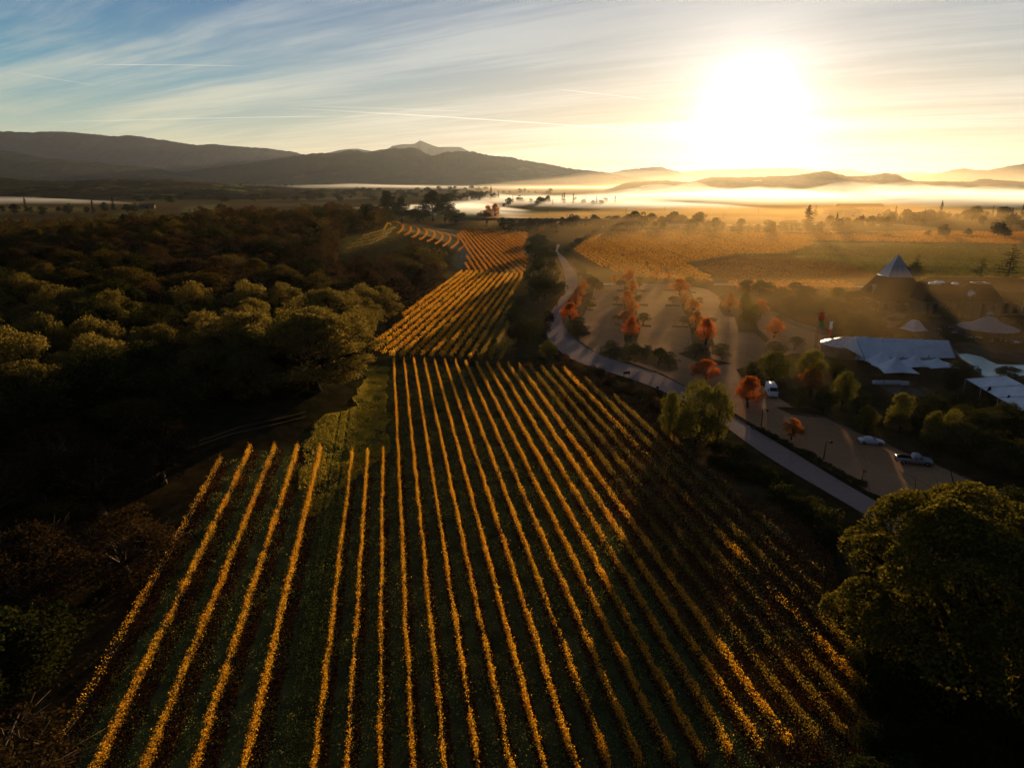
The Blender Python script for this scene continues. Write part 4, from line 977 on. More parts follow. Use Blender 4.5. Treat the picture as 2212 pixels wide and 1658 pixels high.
def woodland():
    pts = []; r = np.random.default_rng(5); cell = {}
    tries = r.random((60000, 2))
    X = -420+tries[:, 0]*440; Y = 30+tries[:, 1]**1.15*520
    px, py = proj(X, Y, hgt(X, Y)); ok = inpoly(px, py, WOOD_P)
    for x, y, a, b in zip(X[ok], Y[ok], px[ok], py[ok]):
        d = 8.6 if y < 220 else 9.6
        k = (int(x//d), int(y//d))
        if any((x-q[0])**2+(y-q[1])**2 < d*d for i in (-1, 0, 1) for j in (-1, 0, 1) for q in cell.get((k[0]+i, k[1]+j), [])): continue
        if a < -160: continue
        hh = 11 if y < 120 else 13; zg = float(hgt(x, y)); bad = False
        for fz in (.35, .7, 1.0):
            qx, qy = proj(x, y, zg+hh*fz); wd = 6*FPX/max(y, 20)*.75
            for sx in (-wd, 0, wd):
                if any(inpoly(np.array([qx+sx]), np.array([qy]), CP)[0] for CP in CLEAR): bad = True
        if bad: continue
        cell.setdefault(k, []).append((x, y)); pts.append((x, y, a, b))
    print('WOOD', len(pts))
    pts.sort(key=lambda q: q[1])
    near, far = pts[:225], pts[225:]
    for x, y, a, b in near:
        n = fbm(x, y, 40, 77, 2)
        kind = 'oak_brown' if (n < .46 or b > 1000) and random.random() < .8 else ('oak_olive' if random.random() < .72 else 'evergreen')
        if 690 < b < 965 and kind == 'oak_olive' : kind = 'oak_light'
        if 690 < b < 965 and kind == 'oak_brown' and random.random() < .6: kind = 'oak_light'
        zone = 'on the dark slope west of the front vineyard' if y < 110 else ('behind the old oaks and the farm track' if y < 190 else 'on the flank of the wooded knoll')
        look = {'oak_brown': 'half bare brown oak', 'oak_olive': 'rounded olive green oak', 'oak_light': 'pale olive oak with twiggy crown', 'evergreen': 'dense dark evergreen oak'}[kind]
        plant(kind, x, y, f'{look} {zone}', name='oak_tree', group=f'{look}s {zone}', h=(8.5+3.5*random.random())*(.85 if y < 100 else 1.05), w=12.5+4*random.random())
    # the crowd of crowns beyond that cannot be told apart
    VS, FS, ms, o = [], [], [], 0
    for i, (x, y, a, b) in enumerate(far):
        h = 8+5*random.random(); w = 5.4+2*random.random(); z0 = float(hgt(x, y))
        P, cs = blobcrown(r, h, w, .5, 15, 1.9, 1300, .5, hollow=.5)
        v, f = leafquads(P+np.array([x, y, z0]), .55, r=r); VS.append(v); FS.append(f+o); o += len(v)
        ms += [0 if random.random() < .45 else (1 if random.random() < .6 else 2)]*len(f)
    if far: tag(link('woodland', npmesh('woodland', np.concatenate(VS), np.concatenate(FS), [OAK_B, OAK_O, EVG], mi=ms)), kind='stuff')
    # brush under the trees
    m = 60000; X = -300+r.random(m)*330; Y = 35+r.random(m)*200; px, py = proj(X, Y, hgt(X, Y)); k = inpoly(px, py, WOOD_P+[(430, 1060)]); X, Y = X[k], Y[k]
    v, f = leafquads(np.stack([X, Y, hgt(X, Y)+r.random(len(X))*.7], 1), .4, r=r)
    tag(link('undergrowth', npmesh('undergrowth', v, f, OAK_B)), kind='stuff')
woodland()

# ---- hedges and scrub near the road, hedgerows, distant trees
def hedgerow(pts, n, kind, wd, hh, label, group, jit=6, name='shrub'):
    P = np.array(pts, float); d = np.r_[0, np.cumsum(np.hypot(*np.diff(P, axis=0).T))]
    for i in range(n):
        s = (i+random.random()*.6)/n*d[-1]; px, py = np.interp(s, d, P[:, 0])+random.uniform(-jit, jit)*.5, np.interp(s, d, P[:, 1])+random.uniform(-jit, jit)*.5
        x, y = T(px, py); plant(kind, x, y, label, name=name, cat='shrub', group=group, h=hh*(.7+.6*random.random()), w=wd*(.7+.6*random.random()))
hedgerow([(1205, 780), (1270, 808), (1340, 838), (1420, 880), (1450, 910)], 24, 'shrub_brown', 3.8, 1.9, 'low brown scrub on the bank between vineyard and road', 'scrub on the road bank', 14)
hedgerow([(1530, 990), (1600, 1010), (1680, 1070), (1760, 1130), (1800, 1180)], 26, 'shrub', 4.2, 2.2, 'dark scrub on the bank below the road and the corner oak', 'dark scrub below the road', 40)
hedgerow([c7(30, 430), c7(150, 490), c7(330, 590), c7(540, 700), c7(790, 850), c7(950, 920)], 30, 'shrub', 1.7, .9, 'low clipped shrub in the strip between road and lower lot', 'shrubs in the road strip', 2)
hedgerow([(1222, 545), (1238, 575), (1262, 600), (1300, 632)], 26, 'small_round', 4.6, 3.2, 'olive tree in the line between the road and the eastern vineyard', 'roadside line of olive trees', 6, 'small_tree')
hedgerow([(1240, 535), (1262, 520), (1290, 508)], 9, 'small_round', 6, 4, 'bushy tree along the far end of the estate road', 'bushes at the end of the road', 6, 'small_tree')
hedgerow([c6(600, 845), c6(780, 885), c6(900, 900)], 9, 'shrub', 1.6, .8, 'low hedge plant along the car park bed', 'plants along the car park bed', 3)
hedgerow([c5(2212, 1300), c5(2050, 1420), c5(1950, 1350), c5(1800, 1290)], 14, 'shrub', 3.4, 2.0, 'dark bush on the slope under the second tent', 'bushes under the second tent', 16)
hedgerow([c5(1680, 1560), c5(1850, 1560), c5(2000, 1540), c5(2212, 1560)], 16, 'evergreen', 7, 5, 'black green hedge bush behind the pickup', 'hedge behind the pickup', 20)
hedgerow([c5(1560, 1600), c5(1750, 1680), c5(2000, 1780), c5(2200, 1880)], 10, 'evergreen', 7, 5, 'black green tree beside the lot kerb past the pickup', 'dark trees past the pickup', 10, 'tree')
hedgerow([c5(820, 480), c5(930, 530), c5(1060, 560), c5(1140, 545)], 10, 'shrub', 3.2, 1.5, 'green hedge curving below the pyramid building', 'hedge below the pyramid building', 4)
hedgerow([c5(1600, 720), c5(1760, 740), c5(1900, 770), c5(2100, 790), c5(2230, 800)], 16, 'shrub', 3, 1.4, 'dark hedge between the pavilion and the pool deck', 'hedge by the pool deck', 6)
hedgerow([(1180, 690), (1200, 640), (1180, 720), (1160, 745)], 9, 'shrub_brown', 4, 2.4, 'brown scrub on the grass verge by the bend', 'scrub on the grass verge', 14)

def distant():
    def line(px0, px1, py0, py1, n, hp, label, group, kinds=('far_tree',), jit=3, wide=1.0):
        for i in range(n):
            f = (i+random.random())/n; px = px0+(px1-px0)*f; py = py0+(py1-py0)*f+random.uniform(-jit, jit)
            x, y = G(px, py); k = random.choice(kinds); h = hp*(.6+.8*random.random())
            plant(k, x, y, label, name='distant_tree', group=group, h=h*(1.7 if k == 'spruce' else 1), w=h*(.55 if k == 'spruce' else 1.15*wide))
    line(1085, 1330, 494, 487, 26, 9, 'tree in the line along the road embankment', 'trees along the embankment', jit=4)
    line(1330, 1530, 492, 488, 20, 10, 'tree in the golden haze beyond the eastern vineyard', 'trees behind the eastern vineyard', jit=6)
    line(1520, 1800, 500, 495, 16, 8, 'tree along the highway under the sun', 'trees along the highway', jit=5)
    line(1800, 2012, 498, 478, 22, 9, 'tree in the loose row past the lone spruce', 'trees past the lone spruce', ('far_tree', 'far_tree', 'spruce'), jit=7)
    line(1900, 2300, 474, 474, 30, 10, 'dark tree in the belt before the mist', 'tree belt before the mist', ('far_tree', 'far_tree', 'far_tree', 'spruce'), jit=5)
    line(1980, 2200, 508, 512, 5, 8, 'round dark tree standing alone in the rust field', 'trees in the rust field', jit=5)
    line(2120, 2290, 490, 500, 8, 10, 'dark tree on the low rise at the far field', 'trees on the low rise', jit=5)
    line(965, 1080, 434, 431, 14, 13, 'conifer poking out of the mist bank', 'conifers in the mist', ('spruce', 'spruce', 'far_tree'), jit=3)
    line(1080, 1330, 442, 438, 22, 10, 'tree half drowned in the mist bank', 'trees in the mist', ('far_tree', 'far_tree', 'spruce'), jit=5)
    line(1080, 1200, 418, 416, 8, 11, 'small tree on the far side of the mist', 'trees beyond the mist', jit=2)
    line(620, 1060, 422, 412, 40, 12, 'tiny far tree on the valley floor', 'far trees on the valley floor', jit=6, wide=1.6)
    line(0, 300, 462, 458, 14, 10, 'dark tree in the fields beyond the wood', 'trees beyond the wood', ('far_tree', 'far_tree', 'spruce'), jit=5)
    line(0, 640, 412, 408, 40, 11, 'tiny dark tree scattered over the western foothills', 'trees scattered on the foothills', jit=10, wide=1.5)
    line(300, 1000, 434, 428, 34, 11, 'tiny tree in the hedge lines of the northern valley', 'hedge line trees in the northern valley', jit=5, wide=1.5)
    line(220, 620, 420, 416, 22, 9, 'tiny tree in the western foothill fields', 'trees in the foothill fields', jit=7, wide=1.6)
distant()

# dark planting between the drive and the pyramid building, and under the corner oak
def infill(poly, n, kind, hh, ww, label, group, name='tree', d=4.5, cat='tree'):
    P = np.array([G(*p) for p in poly]); mn, mx = P.min(0), P.max(0); got = []
    for _ in range(6000):
        if len(got) >= n: break
        q = mn+(mx-mn)*rng.random(2)
        if not inpoly(q[:1], q[1:], [tuple(p) for p in P])[0] or any(np.hypot(*(q-g)) < d for g in got): continue
        got.append(q); plant(kind, q[0], q[1], label, name=name, cat=cat, group=group, h=hh*(.7+.6*random.random()), w=ww*(.8+.5*random.random()))
infill([(1600, 628), (1700, 628), (1800, 645), (1860, 655), (1880, 690), (1900, 712), (1840, 722), (1790, 722), (1715, 690), (1655, 655)], 30, 'evergreen', 4.2, 7, 'dark bush in the dense planting between drive and pyramid building', 'planting west of the pyramid building', d=5.5)
infill([(1840, 1330), (2260, 1230), (2330, 1800), (1930, 1800), (1900, 1600)], 34, 'evergreen', 3.6, 5.5, 'black green bush in the undergrowth below the huge corner oak', 'undergrowth below the corner oak', 'shrub', 3.2, 'shrub')
infill([(1900, 690), (2080, 700), (2090, 720), (1990, 745), (1900, 735)], 9, 'evergreen', 2.4, 4.5, 'dark garden bush between the stairs and the pavilion', 'garden bushes by the stairs', 'shrub', 5, 'shrub')
infill([(2060, 880), (2212, 960), (2300, 1000), (2250, 1040), (2090, 1000), (1960, 930)], 16, 'evergreen', 5, 7.5, 'black green tree between the pickup and the pergola', 'dark trees by the pergola', 'tree', 6)

# ------------------------------------------------------------------ buildings
def V3(f, x, y, z): a, b = G(*f(x, y), z); return Vector((a, b, z))
def slab(mb, pts, th=.05):
    pts = [Vector(p) for p in pts]; n = (pts[1]-pts[0]).cross(pts[2]-pts[0]).normalized()
    if n.z < 0: n = -n; pts = pts[::-1]
    lo = [p-n*th for p in pts]; mb.poly(pts); mb.poly(lo[::-1])
    for i in range(len(pts)): j = (i+1) % len(pts); mb.poly([lo[i], lo[j], pts[j], pts[i]])
def loc_(o, base): o.location = (-base[0], -base[1], -base[2]); return o
def child(t, name, mb, mat, parent=None):
    """part given in world coordinates under a thing standing at its base"""
    me = mb.mesh(name, mat); b = Vector(t.location)
    me.transform(Matrix.Translation(-b)); o = link(name, me, parent or t); return o

def winery():
    A = V3(c5, 1040, 500, 0); B = V3(c5, 1384, 503, 0); ax = (B-A).normalized(); ay = Vector((-ax.y, ax.x, 0)); s = (B-A).length
    Cc = A+ax*s/2+ay*s/2
    t = thing('pyramid_building', 'tall pyramid roofed winery tower with pale panelled cap and arched dormer', 'building', tuple(Cc), 0)
    def P(u, v, z): return Cc+ax*u+ay*v+Vector((0, 0, z))
    h = s/2; mb = MB()
    w = [P(-h, -h, 0), P(h, -h, 0), P(h, h, 0), P(-h, h, 0)]
    for i in range(4): a, b = w[i], w[(i+1) % 4]; mb.poly([a, b, b+Vector((0, 0, 4.6)), a+Vector((0, 0, 4.6))])
    child(t, 'wall', mb, STUCCO)
    zt = ztop(Cc.x, Cc.y, c5(1222, 30)[1]); ze, zc = 4.2, zt*.60; rr = lambda z: (h+.9)*(zt-z)/(zt-ze)
    mb = MB()
    lv = [(ze-.2, h+1.7), (ze+1.1, rr(ze+1.1)+.25), (zc, rr(zc))]
    for (z0, r0), (z1, r1) in zip(lv[:-1], lv[1:]):
        q0 = [P(-r0, -r0, z0), P(r0, -r0, z0), P(r0, r0, z0), P(-r0, r0, z0)]; q1 = [P(-r1, -r1, z1), P(r1, -r1, z1), P(r1, r1, z1), P(-r1, r1, z1)]
        for i in range(4): j = (i+1) % 4; mb.poly([q0[i], q0[j], q1[j], q1[i]])
    roof = child(t, 'roof', mb, ROOFD)
    mb = MB(); r1 = rr(zc)+.02; q = [P(-r1, -r1, zc), P(r1, -r1, zc), P(r1, r1, zc), P(-r1, r1, zc)]; top = P(0, 0, zt)
    for i in range(4): mb.poly([q[i], q[(i+1) % 4], top])
    cap = child(t, 'roof_cap', mb, CAPM)
    mb = MB()
    for i in range(4): mb.tube([q[i], top], .09, 4)
    for i in range(4):
        a, b = q[i], q[(i+1) % 4]
        for f in (.33, .66): mb.tube([a+(b-a)*f, (a+(b-a)*f)*.4+(top)*.6], .035, 3)
        mb.tube([a+(top-a)*.45, b+(top-b)*.45], .04, 3); mb.tube([a, b], .08, 4)
    child(t, 'rib', mb, METAL_D)
    # dormer with eyebrow arch on the west face
    mb = MB(); ring = []; arch = [(-1.5, 4.4), (-1.5, 6.6), (-1.2, 7.5), (-.6, 8.1), (0, 8.3), (.6, 8.1), (1.2, 7.5), (1.5, 6.6), (1.5, 4.4)]
    o_ = [P(-h-.6, a, z) for a, z in arch]; i_ = [P(-h*.35, a, z) for a, z in arch]
    mb.rings([o_, i_], False, True, False); child(t, 'dormer', mb, ROOFP)
    mb = MB(); mb.poly([P(-h-.3, a, z) for a, z in arch]); child(t, 'dormer_window', mb, GLASS)
    mb = MB()
    for f in (-.5, .5): mb.tube([P(-h-.36, f, 4.5), P(-h-.36, f, 7.8)], .05, 4)
    mb.tube([P(-h-.36, -1.4, 6), P(-h-.36, 1.4, 6)], .05, 4); child(t, 'dormer_frame', mb, WOOD)
    mb = MB(); ar = [(-1.7+3.4*k/10, 1.9+1.2*sin(pi*k/10)) for k in range(11)]
    mb.poly([P(a, -h-.03, z) for a, z in [(-1.7, 0)]+ar+[(1.7, 0)]]); child(t, 'arched_door', mb, GLASS)
    mb = MB()
    for (a0, z0), (a1, z1) in zip(ar[:-1], ar[1:]): mb.tube([P(a0*1.1, -h-.08, z0+.1), P(a1*1.1, -h-.08, z1+.1)], .13, 4)
    child(t, 'door_surround', mb, CONC)
    for a in (-5, 5): m2 = MB(); m2.poly([P(a-.6, -h-.03, 1), P(a+.6, -h-.03, 1), P(a+.6, -h-.03, 2.6), P(a-.6, -h-.03, 2.6)]); child(t, 'window', m2, GLASS)
    m2 = MB(); c = P(0, -h-.9, 3.7); m2.box(c.x, c.y, 4.0, 3.6, 1.8, 1.4, atan2(ax.y, ax.x)); child(t, 'dormer', m2, ROOFD)
    # the long hall
    def block(name, lab, x0, x1, yb, depth, zw, zr, inset, wins, mat=STUCCO, doors=0):
        a = V3(c5, x0, yb, 0); b = V3(c5, x1, yb, 0); ux = (b-a).normalized(); uy = Vector((-ux.y, ux.x, 0)); L = (b-a).length
        t = thing(name, lab, 'building', tuple(a+ux*L/2+uy*depth/2), 0)
        Q = lambda u, v, z: a+ux*u+uy*v+Vector((0, 0, z))
        mb = MB(); c = [Q(0, 0, 0), Q(L, 0, 0), Q(L, depth, 0), Q(0, depth, 0)]
        for i in range(4): p, q = c[i], c[(i+1) % 4]; mb.poly([p, q, q+Vector((0, 0, zw)), p+Vector((0, 0, zw))])
        child(t, 'wall', mb, mat)
        mb = MB(); e = .9; c0 = [Q(-e, -e, zw-.15), Q(L+e, -e, zw-.15), Q(L+e, depth+e, zw-.15), Q(-e, depth+e, zw-.15)]
        c1_ = [Q(inset, inset, zr), Q(L-inset, inset, zr), Q(L-inset, depth-inset, zr), Q(inset, depth-inset, zr)]
        for i in range(4): j = (i+1) % 4; mb.poly([c0[i], c0[j], c1_[j], c1_[i]])
        mb.poly(c1_); mb.poly(c0[::-1]); child(t, 'roof', mb, ROOFD)
        for k in range(wins):
            u = L*(k+.5)/wins; m2 = MB(); m2.poly([Q(u-.8, -.03, .8), Q(u+.8, -.03, .8), Q(u+.8, -.03, zw-1.0), Q(u-.8, -.03, zw-1.0)]); wo = child(t, 'window', m2, GLASS)
            m2 = MB(); [m2.tube([Q(u+s_, -.06, .8), Q(u+s_, -.06, zw-1.0)], .05, 4) for s_ in (-.8, 0, .8)]; child(t, 'window_frame', m2, WOOD, wo)
        for k in range(wins+1 if wins else 0):
            u = L*k/wins; m2 = MB(); m2.box(*(Q(min(max(u, .35), L-.35), -.25, zw/2-.1)), .7, .5, zw-.3, atan2(ux.y, ux.x)); child(t, 'buttress', m2, mat)
        return t, Q, L
    t, Q, L = block('winery_hall', 'long low winery hall with dark mansard roof and rooftop skylights', 1390, 1752, 540, 13, 5.2, 9.9, 2.6, 6)
    for u, v in ((L*.30, 5), (L*.42, 5), (L*.50, 7), (L*.60, 7), (L*.80, 4.5)):
        m2 = MB(); c = Q(u, v, 10.1); m2.lathe(c.x, c.y, [(1.15, 9.95), (1.1, 10.15), (.8, 10.45), (.1, 10.6)], 10); child(t, 'skylight', m2, WHITE)
    t, Q, L = block('clock_tower', 'stone tower with truncated pyramid roof and a white clock face', 1762, 1985, 560, 8.2, 6.2, 11.0, 2.3, 1)
    m2 = MB(); c = Q(-.15, 3.6, 8.0)
    def disc(cen, r, n=20, off=0): return [cen+Vector((off, cos(2*pi*k/n)*r, sin(2*pi*k/n)*r)) for k in range(n)]
    cen = Q(.2, 1.2, 8.1); nrm = Vector((-.62, -.78, 0)); tx = Vector((nrm.y, -nrm.x, 0))
    ring = lambda r, o, n=20: [cen+nrm*o+tx*cos(2*pi*k/n)*r+Vector((0, 0, 1))*sin(2*pi*k/n)*r for k in range(n)]
    m2.rings([ring(1.15, -.9), ring(1.15, .55)], True); dm = child(t, 'dormer', m2, ROOFP)
    m2 = MB(); m2.rings([ring(.85, .56), ring(.85, .62)], True); ck = child(t, 'clock_face', m2, WHITE)
    m2 = MB(); m2.tube([cen+nrm*.66, cen+nrm*.66+Vector((0, 0, .7))], .035, 4); m2.tube([cen+nrm*.66, cen+nrm*.66+tx*.4+Vector((0, 0, .1))], .04, 4); child(t, 'clock_hand', m2, METAL_D, ck)
    m2 = MB(); c0 = [Q(2.3, 2.3, 11.03), Q(L-2.3, 2.3, 11.03), Q(L-2.3, 5.9, 11.03), Q(2.3, 5.9, 11.03)]
    for i in range(4): m2.tube([c0[i], c0[(i+1) % 4]], .1, 4)
    child(t, 'parapet', m2, CAPM)
    block('winery_wing', 'dark flat roofed wing beyond the clock tower with parapets', 2010, 2420, 530, 14, 5.0, 7.4, 2.0, 5)
    block('winery_annex', 'low annex with pale roof edge behind the clock tower', 1500, 2300, 400, 12, 4.6, 7.0, 2.0, 0)
    block('gate_shed', 'small low shed roof tucked beside the pyramid building', 800, 905, 430, 5, 2.6, 3.6, 1.0, 2)
winery()

def bar(a, b, r, n=4): return MB().tube([a, b], r, n)
def pavilion():
    c = V3(c5, 1905, 712, 0)
    t = thing('pavilion', 'round open pavilion with wide grey shingle roof and little cupola', 'pavilion', tuple(c))
    R_ = 7.6; n = 12; mb = MB()
    mb.lathe(c.x, c.y, [(R_, 3.0), (R_, 3.12), (R_*.62, 4.0), (R_*.3, 5.2), (R_*.14, 6.1), (.6, 6.3)], n, False); child(t, 'roof', mb, ROOFP)
    mb = MB(); mb.lathe(c.x, c.y, [(.65, 6.3), (.65, 6.9)], 8); child(t, 'cupola', mb, STUCCO)
    mb = MB(); mb.lathe(c.x, c.y, [(1.1, 6.85), (.1, 7.7)], 8, False); child(t, 'cupola_roof', mb, ROOFP)
    for k in range(n):
        a = 2*pi*k/n; p = c+Vector((cos(a)*(R_-.9), sin(a)*(R_-.9), 0)); child(t, 'post', bar(p, p+Vector((0, 0, 3.1)), .12), WOOD)
    mb = MB(); mb.lathe(c.x, c.y, [(3.2, 0), (3.2, 1.1)], 16); child(t, 'bar_counter', mb, WOOD)
    c = V3(c5, 1312, 705, 0); t = thing('garden_kiosk', 'small kiosk with steep truncated pale roof before the stairs', 'kiosk', tuple(c))
    mb = MB(); q = lambda r, z, a0=.3: [(c.x+r*cos(a0+pi/4+pi/2*k), c.y+r*sin(a0+pi/4+pi/2*k), z) for k in range(4)]
    mb.rings([q(3.6, 2.3), q(3.0, 2.7), q(1.0, 4.9)], True, False); child(t, 'roof', mb, CAPM)
    for p in q(2.7, 0): child(t, 'post', bar(Vector(p), Vector(p)+Vector((0, 0, 2.5)), .1), WOOD)
    mb = MB(); mb.box(c.x, c.y, .5, 2.4, 2.4, 1.0, .3); child(t, 'counter', mb, STUCCO)
pavilion()

def tents():
    e0, e1, r0, r1 = V3(c5, 925, 872, 3.3), V3(c5, 1662, 870, 3.3), V3(c5, 850, 702, 6.9), V3(c5, 1602, 729, 6.9)
    b0, b1 = r0*2-e0, r1*2-e1; b0.z = b1.z = 3.3; base = (e0+b1)/2; base.z = 0
    t = thing('event_tent', 'long white gabled event tent beside the swimming pool', 'tent', tuple(base))
    mb = MB(); slab(mb, [e0, e1, r1, r0]); slab(mb, [r0, r1, b1, b0]); mb.poly([e0, r0, b0]); mb.poly([e1, b1, r1]); child(t, 'roof', mb, TENT)
    for f in (0, .285, .425, .71, 1): child(t, 'seam', bar(e0+(e1-e0)*f+Vector((0, 0, .06)), r0+(r1-r0)*f+Vector((0, 0, .08)), .13), WHITE_D)
    for f in np.linspace(0, 1, 6):
        for a, b in ((e0, e1), (b0, b1)):
            p = a+(b-a)*float(f); child(t, 'pole', bar(Vector((p.x, p.y, 0)), p, .07), METAL_D)
    mb = MB()
    for a, b in ((b0, b1),): mb.poly([a, b, Vector((b.x, b.y, .1)), Vector((a.x, a.y, .1))])
    child(t, 'side_curtain', mb, WHITE)
    # rounded annex at the tent's end
    c = V3(c5, 745, 845, 0); t = thing('round_tent', 'pale tent with many sided rounded end joined to the long white tent', 'tent', tuple(c))
    rr = 5.6; zz = ztop(c.x, c.y, c5(725, 698)[1]); n = 14; pts = [c+Vector((cos(a)*rr, sin(a)*rr, 2.9)) for a in np.linspace(.5*pi, 1.5*pi, n//2+1)]
    ap = c+Vector((0, 0, zz)); far = c+Vector((5.6, 0, 0)); mb = MB()
    ap2 = Vector((far.x, far.y, zz))
    for a, b in zip(pts[:-1], pts[1:]): mb.poly([b, a, ap] if False else [a, b, ap])
    s0, s1 = Vector((far.x, c.y-rr, 2.9)), Vector((far.x, c.y+rr, 2.9))
    mb.poly([pts[-1], s0, ap2, ap]); mb.poly([pts[0], ap, ap2, s1]); child(t, 'roof', mb, CAPM)
    mb = MB()
    for a, b in zip(pts[:-1], pts[1:]):
        i = [c+(p-c)*.93 for p in (a, b)]; mb.poly([Vector((i[0].x, i[0].y, 0)), Vector((i[1].x, i[1].y, 0)), Vector((i[1].x, i[1].y, 2.9)), Vector((i[0].x, i[0].y, 2.9))])
    mb.poly([Vector((c.x, c.y-rr*.93, 0)), Vector((far.x, c.y-rr*.93, 0)), Vector((far.x, c.y-rr*.93, 2.9)), Vector((c.x, c.y-rr*.93, 2.9))]); child(t, 'wall', mb, STUCCO)
    mb = MB(); mb.poly([Vector((c.x+1.2, c.y-rr*.93-.03, 0)), Vector((c.x+2.9, c.y-rr*.93-.03, 0)), Vector((c.x+2.9, c.y-rr*.93-.03, 2.2)), Vector((c.x+1.2, c.y-rr*.93-.03, 2.2))]); child(t, 'door', mb, GLASS)
    for p in pts: child(t, 'rib', bar(p, ap, .035, 3), METAL_D)
    # peaked canopies in front
    cn = 0
    labs = ['peaked white canopy at the tent corner, closest to the flagpoles', 'largest peaked white canopy, in front of the long tent', 'peaked white canopy in the middle of the tent front', 'peaked white canopy nearest the pool']
    labs[3] = 'peaked white canopy beside the pool end of the tent'
    for i, (cx, cy, s, hz, rz) in enumerate([(1045, 1000, 7.0, 6.6, .06), (1152, 1058, 7.4, 6.2, -.08), (1315, 1015, 6.4, 6.0, -.04), (1490, 1020, 6.6, 6.0, .0)]):
        c = V3(c5, cx, cy, 0); z1 = ztop(c.x, c.y, c5(0, (825, 855, 850, 870)[i])[1])
        t = thing('peaked_canopy', labs[i], 'canopy', tuple(c), 0, 'peaked canopies before the long tent'); n = 16; rings = []
        for f in np.linspace(0, 1, 9):
            f = float(f); z = 2.75+(z1-2.75)*f**1.9 if f < 1 else z1; k = (1-f)
            R2 = []
            for q in range(n*1):
                a = 2*pi*q/n+pi/4; u, w = cos(a), sin(a); m_ = max(abs(u), abs(w)); sq = (u/m_*s/2, w/m_*s/2); 
                corner = min(abs(u), abs(w))/m_; pin = 1-.07*(1-corner)*(1 if f < .05 else 0)
                kk = k*(.97+.03*pin)+.015; x, y = sq[0]*kk*pin, sq[1]*kk*pin
                R2.append((c.x+x*cos(rz)-y*sin(rz), c.y+x*sin(rz)+y*cos(rz), z+(.35*(1-corner) if f < .05 else 0)))
            rings.append(R2)
        child(t, 'canopy_top', MB().rings(rings, False), TENT)
        for a, b in ((-1, -1), (1, -1), (1, 1), (-1, 1)):
            x, y = a*s/2*.98, b*s/2*.98; p = Vector((c.x+x*cos(rz)-y*sin(rz), c.y+x*sin(rz)+y*cos(rz), 0)); child(t, 'pole', bar(p, p+Vector((0, 0, 2.8)), .06), METAL_D)
    # second tent at the edge
    E0, E1 = V3(c5, 1742, 1040, 3.2), V3(c5, 2212, 1310, 3.2); R0 = V3(c5, 2072, 1016, 6.0); E1 = E0+(E1-E0)*1.5; d = E1-E0; R1 = R0+d
    B0, B1 = R0*2-E0, R1*2-E1; B0.z = B1.z = 3.2; base = (E0+B1)/2; base.z = 0
    t = thing('event_tent', 'second white tent at the estate edge, behind a line of cypresses', 'tent', tuple(base)); mb = MB()
    slab(mb, [E0, E1, R1, R0]); slab(mb, [R0, R1, B1, B0]); mb.poly([E0, R0, B0]); child(t, 'roof', mb, TENT)
    for f in (0, .2, .40, .60, .8): child(t, 'seam', bar(E0+d*f+Vector((0, 0, .06)), R0+d*f+Vector((0, 0, .08)), .05), WHITE_D)
    for f in (0, .2, .4, .6, .8, 1):
        p = E0+d*f; child(t, 'pole', bar(Vector((p.x, p.y, 0)), p, .07), WHITE_D)
tents()

